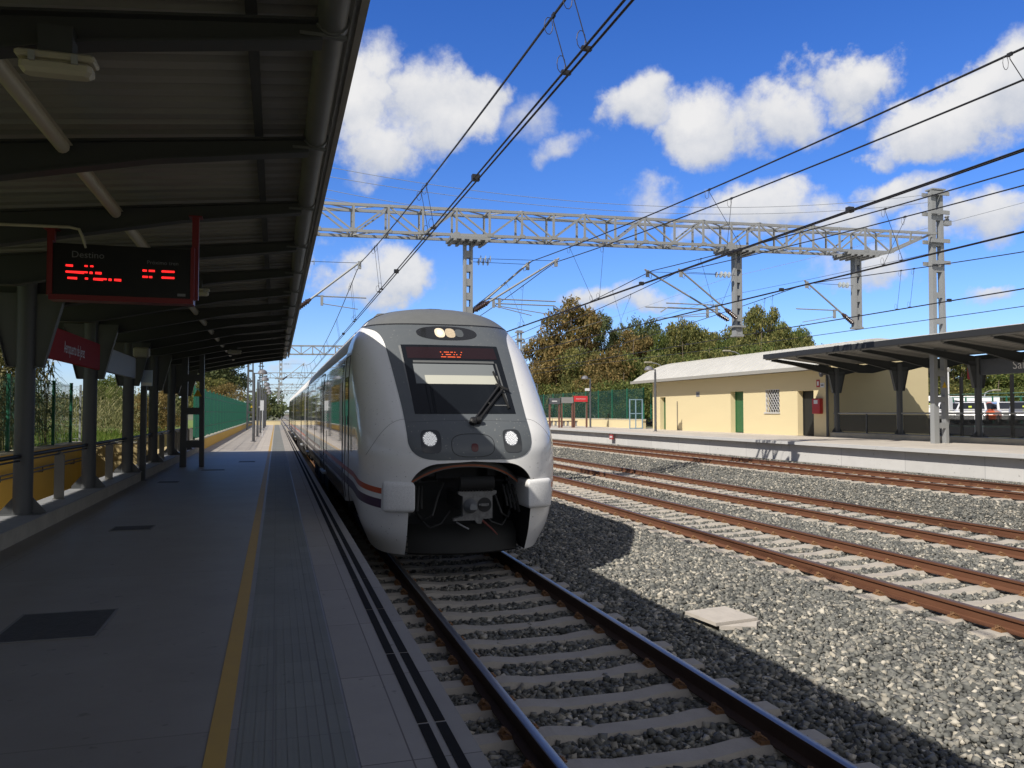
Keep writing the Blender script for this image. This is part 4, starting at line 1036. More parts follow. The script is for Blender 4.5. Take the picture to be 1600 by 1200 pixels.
# ------------------------------------------------------------------ departure board and signs under the near canopy
def departure_board():
    y = 8.1; x0, x1, z0, z1 = -1.945, -.79, 2.62, 3.085
    t = thing('departure_board', ((x0 + x1) / 2, y, z0), 'hanging departure board with glowing red LED lines in a dark red frame', 'display')
    m = MB(); m.box(x0, x1, y - .06, y + .10, z0, z1); m.build('screen', mat('screen_black', (.004, .004, .005), .35), t)
    m = MB(); m.box(x0 - .03, x1 + .03, y - .07, y + .11, z0 - .05, z0 - .002); m.box(x1 + .002, x1 + .035, y - .07, y + .11, z0, z1 + .02); m.box(x0 - .035, x0 - .002, y - .07, y + .11, z0, z1 + .02)
    m.build('frame', M_dred, t)
    for x, zt in ((x0 - .035, 3.23), (x1 + .035, 3.42)):
        m = MB(); m.box(x - .03, x + .03, y + .0, y + .06, z0, zt); m.box(x - .06, x + .06, y - .03, y + .09, zt - .012, zt); m.build('hanger', M_dred, t)
    text_mesh('title', 'Destino', .085, M_letterdim, (-1.66, y - .064, 2.985), PI / 2, 0, t)
    text_mesh('title', 'Próximo tren', .05, M_letterdim, (-1.03, y - .064, 2.945), PI / 2, 0, t)
    m = MB()
    # rows of lit LED dashes exactly as they glow in the photograph
    for z, segs in ((2.885, ((100, 111), (129, 134), (138, 143))), (2.828, ((100, 134), (137, 142), (146, 156))), (2.772, ((103, 118), (130, 135), (143, 164), (167, 172), (176, 187)))):
        for a, b in segs:
            q = a
            while q < b:
                w = min(2.6, b - q); xa = -1.945 + (q - 80) * .00527; xb = xa + w * .00527 * .86
                m.box(xa, xb, y - .067, y - .0605, z - .007 - .003 * ((q * 7) % 3), z + .007); q += 2.6
    for z, segs in ((2.868, ((221, 228), (231, 241), (252, 273))), (2.81, ((221, 230), (232, 237), (252, 273)))):
        for a, b in segs:
            q = a
            while q < b:
                w = min(2.6, b - q); xa = -1.945 + (q - 80) * .00527; xb = xa + w * .00527 * .86
                m.box(xa, xb, y - .067, y - .0605, z - .009, z + .009); q += 2.6
    m.build('led_text', M_led_r, t)
    m = MB(); m.box(-.90, -.83, y - .064, y - .0605, 2.64, 2.665); m.build('badge', M_letterdim, t)
    # platform name boards between the posts
    for (ya, yb, z0, z1, mt, lb, txt) in ((12.15, 15.55, 2.30, 2.76, M_red, 'red station name board with white lettering between two canopy posts', 'Aeropuerto de Jerez'),
                                          (16.1, 19.3, 2.30, 2.76, M_signlt, 'blank light grey board hanging behind the red station name board', None)):
        t = thing('station_sign', (-3.0, (ya + yb) / 2, z0), lb, 'sign')
        m = MB(); m.bbox(-3.05, -2.99, ya, yb, z0, z1, .012); m.build('panel', mt, t)
        m = MB()
        for yy in (ya + .3, yb - .3): m.box(-3.03, -3.01, yy - .02, yy + .02, z1, 3.22)
        m.build('hanger', M_steel, t)
        if txt: text_mesh('lettering', txt, .25, M_letter, (-2.985, (ya + yb) / 2 - .15, (z0 + z1) / 2 - .02), PI / 2, PI / 2, t, xscale=.62)
    t = thing('loudspeaker', (-2.95, 19.4, 2.75), 'pale loudspeaker box fixed high on a canopy post', 'loudspeaker')
    m = MB(); m.bbox(-3.05, -2.72, 19.25, 19.45, 2.78, 3.0, .03); m.build('cabinet', M_lampbody, t)
    m = MB(); m.box(-3.06, -2.9, 19.3, 19.4, 3.0, 3.2); m.build('bracket', M_steel, t)
    t = thing('notice', (-2.75, 19.7, 2.15), 'small white and blue notice hanging beside a canopy post', 'sign')
    m = MB(); m.box(-2.95, -2.72, 19.80, 19.83, 2.16, 2.52); m.build('panel', mat('notice_blue', (.42, .52, .66), .4), t)
    m = MB(); m.box(-2.94, -2.73, 19.79, 19.805, 2.17, 2.24); m.build('footer', M_letter, t)
    m = MB(); m.box(-2.86, -2.80, 19.81, 19.825, 2.52, 3.1); m.build('hanger', M_steel, t)
    m = MB(); m.box(-2.99, -2.87, 20.0, 20.12, 0, 3.3); m.box(-3.02, -2.84, 19.97, 20.15, 0, .02)
    tag(m.build('drain_post', M_steel), 'slim dark drain post at the inner platform kerb', 'post')
departure_board()

# ------------------------------------------------------------------ near platform: covers, kerb, railing, walls
def near_details():
    for lb, p in (('large dark iron cover in the near platform floor', (-1.83, 6.2, -1.2, 6.98)), ('narrow dark iron cover in the floor farther along the near platform', (-2.07, 11.6, -1.6, 12.0)), ('iron cover cut by the left picture edge beside the large cover', (-2.75, 7.2, -2.3, 7.7)), ('small iron cover by the canopy end on the near platform', (-1.1, 26.6, -.65, 27.0)), ('small iron cover near the lattice mast foot', (-1.9, 23.0, -1.35, 23.3)), ('small iron cover beside the inner kerb at mid canopy', (-2.5, 19.2, -2.1, 19.6))):
        t = thing('floor_cover', ((p[0] + p[2]) / 2, (p[1] + p[3]) / 2, 0), lb, 'drain cover', 'iron covers in the near platform')
        m = MB(); m.box(p[0], p[2], p[1], p[3], -.02, .005); m.build('plate', M_cover, t)
        m = MB(); w = .02
        m.box(p[0] - w, p[2] + w, p[1] - w, p[1] - .003, -.02, .0062); m.box(p[0] - w, p[2] + w, p[3] + .003, p[3] + w, -.02, .0062)
        m.box(p[0] - w, p[0] - .003, p[1] - .003, p[3] + .003, -.02, .0062); m.box(p[2] + .003, p[2] + w, p[1] - .003, p[3] + .003, -.02, .0062); m.build('rim', mat('cover_rim', (.16, .16, .155), .7), t)
    t = thing('low_wall', (-3.2, 12, 0), 'low cream kerb wall carrying the near canopy posts', 'wall')
    m = MB(); y = -10
    while y < 33.5: m.box(-3.45, -2.952, y + .006, y + 3.854, -1.2, .195); y += 3.86
    m.build('wall', M_kerb, t)
    m = MB(); m.box(-3.47, -2.93, -10, 33.4, .197, .215); m.build('coping', mat('coping_grey', (.30, .31, .32), .7, var=.4, scale=2), t)
    t = thing('railing', (-3.25, 12, .2), 'grey railing with pointed uprights along the near kerb wall', 'railing')
    m = MB(); m.tube([(-3.22, -8, .98), (-3.22, 31.3, .98)], .028, 10); m.tube([(-3.22, -8, .92), (-3.22, 31.3, .92)], .012, 8); m.build('handrail', M_black, t, smooth=50)
    for k in range(-3, 8):
        yy = 4.28 + 3.86 * k
        for dy in ((1.93,) if k < 6 else (1.3, 2.6)):
            m = MB(); m.prism([(-3.29, .215), (-3.15, .215), (-3.15, .89), (-3.22, .97), (-3.29, .89)], 'y', yy + dy - .012, yy + dy + .012)
            m.box(-3.30, -3.14, yy + dy - .06, yy + dy + .06, .213, .225); m.build('upright', mat('railing_grey', (.16, .155, .14), .5), t)
    # yellow retaining wall of the ramp behind
    t = thing('retaining_wall', (-5.45, 12, -1.2), 'yellow retaining wall of the ramp behind the near platform', 'wall')
    m = MB(); m.box(-5.6, -5.3, -12, 25.6, -1.3, .68); m.build('wall', M_yellowwall, t)
    m = MB(); m.box(-5.65, -5.27, -12, 25.6, .682, .73); m.build('coping', M_cream, t)
    m = MB()
    for z in (.22, .30): m.tube([(-5.2, -10, z), (-5.2, 25, z)], .016, 8)
    yy = -9
    while yy < 25: m.bar((-5.3, yy, .18), (-5.2, yy, .18), .02); m.bar((-5.2, yy, .18), (-5.2, yy, .31), .02); yy += 1.5
    m.build('handrail', M_steel, t)
    t = thing('end_wall', (-4.4, 25.8, -1.2), 'sunlit pale yellow cross wall closing the ramp behind the near platform', 'wall')
    m = MB(); m.box(-5.6, -3.47, 25.605, 25.9, -1.3, .66); m.box(-3.9, -3.47, 25.9, 33, -1.3, .30); m.build('wall', mat('end_wall_yellow', (.62, .49, .24), .85, var=.4, scale=2), t)
    m = MB(); m.box(-5.65, -3.44, 25.58, 25.94, .662, .70); m.build('coping', M_cream, t)
    # boundary wall and tall green screen fence beyond the canopy
    t = thing('boundary_wall', (-3.1, 60, 0), 'low yellow boundary wall under the green screen fence', 'wall')
    m = MB(); m.box(-3.2, -2.96, 33.5, Y1, -1.2, .44); m.build('wall', M_yellowwall, t)
    m = MB(); m.box(-3.23, -2.93, 33.5, Y1, .442, .50); m.build('coping', M_cream, t)
    t = thing('screen_fence', (-3.1, 60, .5), 'tall closed green screen fence along the sunlit end of the near platform', 'fence')
    y = 33.6
    while y < 100:
        m = MB(); q = y + .04; m.box(-3.092, -3.087, y + .03, y + 2.47, .52, .54); m.box(-3.092, -3.087, y + .03, y + 2.47, 2.53, 2.55)
        while q < y + 2.46: m.box(-3.096, -3.082, q, q + .006, .53, 2.54); q += .06
        m.build('panel', M_gfence, t)
        m = MB(); m.box(-3.12, -3.05, y - .03, y + .03, .50, 2.62); m.build('post', M_gpost, t)
        y += 2.5
    m = MB()
    for z in (.95, 1.6, 2.25): m.box(-3.073, -3.062, 33.6, 101, z - .012, z + .012)
    m.build('rail', mat('fence_line', (.008, .05, .036), .5), t)
    t = thing('platform_end_wall', (-1.3, Y1, 0), 'low yellow wall closing the far end of the near platform', 'wall')
    m = MB(); m.box(-2.94, .55, Y1 - .4, Y1 - .15, -1, .52); m.build('wall', M_bldg, t)
    m = MB(); m.box(-2.94, .6, Y1 - .44, Y1 - .11, .522, .57); m.build('coping', M_cream, t)
    # green mesh fence on the retaining wall
    t = thing('mesh_fence', (-5.45, 18, .73), 'green post and wire mesh fence on top of the yellow ramp wall', 'fence')
    for k in range(9):
        y = 10.3 + 1.8 * k
        m = MB(); m.box(-5.49, -5.42, y - .035, y + .035, .73, 2.36); m.box(-5.495, -5.415, y - .04, y + .04, 2.36, 2.375); m.build('post', M_gpost, t)
        if k < 8:
            m = MB()
            for z in (.80, 1.18, 1.56, 1.94, 2.28): m.tube([(-5.455, y + .04, z), (-5.455, y + 1.76, z)], .006, 4, cap=False)
            q = y + .1
            while q < y + 1.75: m.tube([(-5.462, q, .76), (-5.462, q, 2.33)], .0035, 3, cap=False); q += .075
            m.build('mesh_panel', M_mesh, t)
    t = thing('mesh_fence', (-4.5, 25.8, .7), 'pale wire mesh fence running across behind the sunlit ramp wall', 'fence')
    for k in range(6):
        x = -5.45 - 2.0 * k
        m = MB(); m.box(x - .025, x + .025, 25.75, 25.8, .6, 2.36); m.build('post', M_meshlt, t)
        m = MB()
        for z in (.8, 1.2, 1.6, 2.0, 2.3): m.tube([(x, 25.77, z), (x - 2.0, 25.77, z)], .006, 4, cap=False)
        q = 0
        while q < 2: m.tube([(x - q, 25.78, .6), (x - q, 25.78, 2.34)], .004, 3, cap=False); q += .1
        m.build('mesh_panel', M_meshlt, t)
    # concrete lid lying in the stones
    t = thing('cable_pit_lid', (4.95, 8.25, -.85), 'pale cracked concrete lid lying in the stones between the first two tracks', 'lid')
    m = MB(); m.add([(4.60, 8.47, -.80), (4.67, 7.90, -.80), (5.24, 7.97, -.80), (5.18, 8.56, -.80), (4.60, 8.47, -.762), (4.67, 7.90, -.762), (5.24, 7.97, -.762), (5.18, 8.56, -.762)], [(0, 3, 2, 1), (4, 5, 6, 7), (0, 1, 5, 4), (1, 2, 6, 5), (2, 3, 7, 6), (3, 0, 4, 7)])
    m.build('slab', mat('lid_concrete', (.55, .50, .44), .9, var=.3, scale=8, bump=.2), t)
    m = MB(); m.add([(4.69, 7.87, -.835), (5.1, 7.78, -.838), (5.18, 7.9, -.835), (5.28, 7.96, -.835), (4.69, 7.87, -.79), (5.1, 7.78, -.80), (5.18, 7.9, -.79), (5.28, 7.96, -.79)], [(0, 3, 2, 1), (4, 5, 6, 7), (0, 1, 5, 4), (1, 2, 6, 5), (2, 3, 7, 6), (3, 0, 4, 7)])
    m.build('broken_rim', mat('lid_concrete', (.55, .50, .44)), t)
near_details()

# ------------------------------------------------------------------ lamp posts
def lamp_post(x, y, z0, sgn, label, group, cam_box=False):
    t = thing('lamp_post', (x, y, z0), label, 'lamp post', group)
    m = MB(); m.tube([(x, y, z0), (x, y, z0 + 2.3), (x, y, z0 + 3.55)], [.075, .072, .06], 12); m.lathe([(.15, 0), (.15, .02), (.09, .03)], (x, y, z0), 12); m.tube([(x, y, z0 + 3.55), (x, y, z0 + 3.72)], .045, 10); m.build('pole', M_lampgrey, t, smooth=40)
    m = MB(); m.tube([(x, y, z0 + 3.68), (x + sgn * .25, y, z0 + 3.70)], .028, 8); m.build('arm', M_lampgrey, t)
    m = MB(); m.lathe([(.26, 0), (.25, .07), (.20, .16), (.11, .22), (.02, .24)], (x + sgn * .43, y, z0 + 3.67), 20); h = m.build('lamp_shade', M_dome, t, smooth=50)
    m = MB(); m.lathe([(.2, -.03), (.24, -.002)], (x + sgn * .43, y, z0 + 3.668), 20); m.build('lens', M_diff, h)
    if cam_box:
        m = MB(); m.bbox(x - .4, x - .07, y - .1, y + .1, z0 + 2.75, z0 + 2.95, .02); m.build('camera', M_carw, t)
for i, y in enumerate((45.5, 54.8, 64.6, 74.5, 84.5, 94.5)):
    lamp_post(-1.17, y, 0, 1, '%s lamp post with half dome shade in the row on the near platform' % ['nearest tall grey', 'second', 'third', 'fourth', 'fifth', 'farthest'][i], 'lamp posts on the near platform')
lamp_post(21.8, 43.6, ZP2, -1, 'grey lamp post with half dome shade in front of the yellow building corner', 'lamp posts on the far platform')
lamp_post(22.7, 56.2, ZP2, -1, 'grey lamp post with white camera beside the red sign frame', 'lamp posts on the far platform', True)
lamp_post(22.9, 69.5, ZP2, -1, 'far lamp post partly hidden by the train nose', 'lamp posts on the far platform')
m = MB(); m.box(-1.0, -.78, 53.98, 54.02, 1.7, 2.35); m.box(-1.1, -1.0, 53.98, 54.02, 1.9, 1.95); m.box(-.88, -.84, 53.985, 54.015, 0, 1.75)
tag(m.build('information_panel', M_sky_paper), 'small white information panel by the second lamp post', 'sign')

# ------------------------------------------------------------------ gantries
def Yg(x): return 24.6 - .045 * x
def Zb(x): return 6.97 + .0135 * x
GX0, GX1 = -2.0, 20.9
def mast(mb, x, y, z0, z1, w0=.50, w1=.34):
    """two channels joined by batten plates"""
    for s, wd in ((-1, .17), (1, .13)):
        mb.add([(x + s * w0 / 2 - wd / 2, y - .10, z0), (x + s * w0 / 2 + wd / 2, y - .10, z0), (x + s * w0 / 2 + wd / 2, y + .10, z0), (x + s * w0 / 2 - wd / 2, y + .10, z0),
                (x + s * w1 / 2 - wd / 2, y - .10, z1), (x + s * w1 / 2 + wd / 2, y - .10, z1), (x + s * w1 / 2 + wd / 2, y + .10, z1), (x + s * w1 / 2 - wd / 2, y + .10, z1)],
               [(0, 3, 2, 1), (4, 5, 6, 7), (0, 1, 5, 4), (1, 2, 6, 5), (2, 3, 7, 6), (3, 0, 4, 7)])
    z = z0 + .55
    while z < z1 - .2:
        k = (z - z0) / (z1 - z0); w = w0 + (w1 - w0) * k
        for yy in (y - .09, y + .09): mb.box(x - w / 2 + .06, x + w / 2 - .04, yy - .008, yy + .008, z, z + .2)
        z += .95
    mb.box(x - w1 / 2 - .13, x + w1 / 2 + .13, y - .18, y + .18, z1, z1 + .05)

def gantry():
    G = thing('overhead_gantry', (10, 24, 0), 'nearest grey lattice gantry spanning all tracks above the train', 'gantry', 'overhead line gantries')
    t = MB(); n = 22; dx = (GX1 - GX0) / n; D = .36
    xs = [GX0 + dx * i for i in range(n + 1)]
    H = .80
    for s in (-1, 1):
        for zo in (0, H):
            t.bar((xs[0], Yg(xs[0]) + s * D, Zb(xs[0]) + zo), (xs[-1] + (2.0 if zo else 0), Yg(xs[-1]) + s * D, Zb(xs[-1]) + zo), .075, .085)
        for i, x in enumerate(xs):
            y = Yg(x) + s * D
            t.bar((x, y, Zb(x)), (x, y, Zb(x) + H), .065, .05, up=(0, 1, 0))
            if i < n:
                a, b = (0, H) if i % 2 == 0 else (H, 0)
                t.bar((x, y - .02 * s, Zb(x) + a), (xs[i + 1], Yg(xs[i + 1]) + s * D - .02 * s, Zb(xs[i + 1]) + b), .05, .035, up=(0, 1, 0))
        t.bar((xs[-1], Yg(xs[-1]) + s * D, Zb(xs[-1])), (xs[-1] + 1.9, Yg(xs[-1]) + s * D * .6, Zb(xs[-1]) + H), .07, .07)
        t.bar((xs[-1] + .9, Yg(xs[-1]) + s * D * .8, Zb(xs[-1]) + .38), (xs[-1] + .9, Yg(xs[-1]) + s * D, Zb(xs[-1]) + H), .05, .05)
    for i in range(n + 1):
        for zo in (0, H): t.bar((xs[i], Yg(xs[i]) - D, Zb(xs[i]) + zo), (xs[i], Yg(xs[i]) + D, Zb(xs[i]) + zo), .05, .04)
        if i < n:
            a, b = (-D, D) if i % 2 else (D, -D)
            for zo in (0, H): t.bar((xs[i], Yg(xs[i]) + a, Zb(xs[i]) + zo + .03), (xs[i + 1], Yg(xs[i + 1]) + b, Zb(xs[i + 1]) + zo + .03), .045, .03)
        for s in (-1, 1): t.box(xs[i] - .09, xs[i] + .09, Yg(xs[i]) + s * D - .052, Yg(xs[i]) + s * D - .045, Zb(xs[i]) - .03, Zb(xs[i]) + .08)
    t.build('truss_beam', M_galv, G)
    for x, z0, z1 in ((-2.3, 0.0, 9.6), (23.16, ZP2, 9.7)):
        m = MB(); mast(m, x, Yg(x), z0, z1)
        for zz in (7.75, 6.95, z1 - .9, z1 - .2): m.box(x - .42, x + .42, Yg(x) - .22, Yg(x) - .17, zz, zz + .14); m.box(x - .42, x + .42, Yg(x) + .17, Yg(x) + .22, zz, zz + .14)
        if x > 0:
            m.box(x + .3, x + .62, Yg(x) - .1, Yg(x) + .1, 8.45, 8.62); m.lathe([(.05, 0), (.09, .05), (.05, .1), (.09, .15), (.05, .2)], (x + .5, Yg(x), 8.62), 10)
            m.box(x - .36, x - .14, Yg(x) - .125, Yg(x) - .101, ZP2, ZP2 + 1.35)
        mo = m.build('mast', M_galv if x > 0 else M_steel, G)
        q = MB(); q.prism([(x + .02, 2.02 + z0), (x + .24, 2.02 + z0), (x + .13, 2.24 + z0)], 'y', Yg(x) - .125, Yg(x) - .115); q.build('warning_sign', M_yellow, mo)
    for px, zb in ((.36, 4.1), (5.72, 4.15), (15.05, 4.17), (19.75, 4.55)):
        y = Yg(px); m = MB()
        for s in (-1, 1): m.box(px + s * .10 - .035, px + s * .10 + .035, y - .12, y + .12, zb, Zb(px) - .13)
        z = zb + .05
        k = 0
        while z < Zb(px) - .35:
            m.box(px - .065, px + .065, y - .11, y + .11, z, z + .22); z += .44; k += 1
        m.box(px - .62, px + .62, y - .46, y + .46, Zb(px) - .14, Zb(px) - .05)
        for q in range(5): m.box(px - .55 + q * .25, px - .47 + q * .25, y - .5, y + .5, Zb(px) - .20, Zb(px) - .14)
        m.box(px - .17, px + .17, y - .15, y + .15, zb - .03, zb + .04)
        if px > 14 and px < 16: m.box(px - .22, px + .22, y - .2, y + .2, zb + .28, zb + .34)
        m.build('hanging_post', M_galv, G)
    def cantilever(px, sgn, tip, zt, cx, yo, bent=False):
        y = Yg(px) + yo; A = Vector((px + sgn * .16, y, 4.60 if px < 1 else 4.72)); B = Vector((tip, Yg(tip) + yo, zt)); d = (B - A).normalized()
        m = MB(); m.tube([A + d * .55, B + d * .12], .032, 8)
        R = A + d * .62 + Vector((0, 0, 0)); e = Vector((cx + sgn * -.0, y, 0)); zr = R.z + .06
        m.tube([R, (R.x + sgn * .12, y, zr), (cx + sgn * .25, y, zr)], .02, 7)
        if bent: m.tube([(R.x + sgn * .15, y, zr - .14), (cx + sgn * .2, y, zr - .14), (cx + sgn * .45, y, zr - .3)], .02, 7)
        m.tube([(R.x + sgn * .28, y, zr - .22), (cx, y, 4.70)], .014, 6)
        m.box(R.x + sgn * .28 - .04, R.x + sgn * .28 + .04, y - .03, y + .03, zr - .28, zr + .03)
        m.box(B.x - .05, B.x + .05, B.y - .04, B.y + .04, B.z - .2, B.z + .03)
        m.tube([(B.x + sgn * -.15, B.y, B.z - .12), (B.x - sgn * .13, B.y, B.z - .25), (B.x - sgn * .05, B.y, B.z - .2)], .01, 5)
        co = m.build('cantilever', M_galv, G)
        m = MB(); m.lathe([(.03, 0), (.06, .04)] + [(.052 if k % 2 else .085, .07 + k * .035) for k in range(11)] + [(.06, .47), (.04, .56)], A, 12, axis=d); m.build('insulator', M_insul, co, smooth=40)
        m = MB(); S0 = Vector((px + sgn * .14, Yg(px) + yo * .5, zt - .04)); S1 = B + Vector((0, 0, -.02)); u = (S1 - S0).normalized()
        m.tube([S0, S1], .008, 5)
        mm = MB()
        for k in range(3):
            c = S0 + u * (.22 + k * .15); mm.lathe([(.02, -.04), (.02, 0), (.105, .012), (.10, .03), (.03, .04)], c, 12, axis=u)
        m.build('stay_wire', M_wire, co); mm.build('glass_insulator', M_insglass, co, smooth=40)
    cantilever(.36, 1, 2.38, 6.12, 2.35, 0)
    cantilever(5.72, 1, 8.52, 6.42, 8.3, -.25, True); cantilever(5.72, 1, 7.74, 6.36, 7.9, .25)
    cantilever(15.05, -1, 12.85, 6.26, 12.5, -.25, True); cantilever(15.05, -1, 11.9, 6.3, 12.0, .25)
    cantilever(19.75, -1, 17.76, 6.11, 17.5, 0)
    # the same gantry farther along the line
    for i, dy in enumerate((52.5, 105, 157.5, 210)):
        c = copy_tree(G, Vector(G.location) + Vector((0, dy, 0)))
        c['label'] = ['second lattice gantry down the line, behind the canopy end', 'third lattice gantry, small above the train roof', 'fourth lattice gantry, tiny in the distance', 'farthest tiny lattice gantry at the vanishing point'][i]
gantry()

# ------------------------------------------------------------------ overhead lines, one assembly per track
def overhead():
    def lab(s): return s + ' on the overhead wires'
    spec = [(2.5, [2.38], 6.08, 5.05, 4.64, 'overhead wires above the train track, nearest to the canopy'),
            (8.4, [8.52, 7.74], 6.38, 5.40, 4.64, 'double overhead wires above the second track, crossing the picture middle'),
            (12.3, [12.85, 11.9], 6.26, 5.42, 4.66, 'double overhead wires above the third track'),
            (17.6, [17.76], 6.07, 5.10, 4.60, 'lowest overhead wires at the right, above the far platform track')]
    for i, (cx, ms, zs, zm, zc, lb) in enumerate(spec):
        t = thing('overhead_line', (cx, 0, zc), lb, 'overhead wires', 'overhead wires over the tracks')
        def mz(x, y):
            s0 = Yg(x); k = math.floor((y - s0) / 52.5); f = (y - s0 - 52.5 * k) / 52.5
            return zm + (zs - zm) * (2 * f - 1) ** 2
        for x in ms:
            m = MB(); ys = [-6 + 1.5 * k for k in range(54)] + [78 + 5 * k for k in range(30)]
            m.tube([(x, y, mz(x, y)) for y in ys], .0135, 6, cap=False); m.build('messenger_wire', M_wire, t, smooth=80)
        m = MB()
        for o in (-.03, .03): m.tube([(cx + o, y, zc) for y in (-6, 0, 6, 12, 24, 60, 120, 230)], .012, 6, cap=False)
        for yy in (10.2, 17.5, 32): m.box(cx - .05, cx + .05, yy - .04, yy + .04, zc - .02, zc + .06)
        m.build('contact_wire', M_wire, t, smooth=60)
        y0 = [6.25, 13.2, 13.4, 12.0][i] - 6.9
        k = 0
        for j in range(14):
            for o in (0, .5):
                y = y0 + 6.9 * j + o; 
                if y < 2: continue
                x = ms[(j + (1 if o else 0)) % len(ms)] if len(ms) > 1 else ms[0]; zt = mz(x, y)
                if zt - zc < .15: continue
                m = MB(); m.tube([(x, y, zt), (x, y, zt - .05), (cx, y, zc + .06), (cx, y, zc)], .005, 5, cap=False)
                if y < 32:
                    for px_, pz in ((x, zt - .09), (cx, zc + .09)):
                        m.tube([(px_ - .04 + .04 * math.cos(a), y + .02, pz + .08 * math.sin(a)) for a in [2 * PI * q / 10 for q in range(11)]], .004, 4, cap=False)
                    m.box(x - .012, x + .012, y - .03, y + .03, zt - .02, zt + .02); m.box(cx - .045, cx + .045, y - .02, y + .02, zc - .01, zc + .025)
                m.build('dropper', M_wire, t)
    # light cables slung between the mast tops and alongside
    for (a, b, sag, lb) in (((-2.3, Yg(-2.3), 9.55), (23.1, Yg(23), 9.6), 1.15, 'upper pale cable slung between the gantry mast tops'), ((-2.3, Yg(-2.3), 9.2), (23.1, Yg(23), 9.3), 1.05, 'lower pale cable slung between the gantry mast tops'),
                            ((-2.3, Yg(-2.3), 9.0), (4.9, Yg(5), 7.9), .15, 'pale cable sloping from the left mast top onto the gantry'), ((-2.3, Yg(-2.3), 8.7), (2.9, Yg(3), 7.85), .1, 'shortest pale cable sloping from the left mast onto the gantry'),
                            ((23.4, -10, 8.9), (23.4, 230, 8.9), .5, 'thin pale feeder cable along the right mast tops'), ((23.7, -10, 8.0), (23.7, 230, 8.0), .5, 'thin feeder cable lower on the right masts'), ((14.9, -10, 3.95), (14.9, 230, 4.1), .2, 'long dark cable low above the tracks in front of the building')):
        m = MB(); A = Vector(a); B = Vector(b); L = (B - A).length; n = 40
        pts = []
        for k in range(n + 1):
            f = k / n; p = A.lerp(B, f); q = f if L < 60 else (f * L / 49) % 1; p.z -= sag * 4 * q * (1 - q); pts.append(p)
        m.tube(pts, .009, 5, cap=False); tag(m.build('cable', M_wirelt if 'pale' in lb else M_wire), lb, 'cable', 'cables slung from the masts')
overhead()

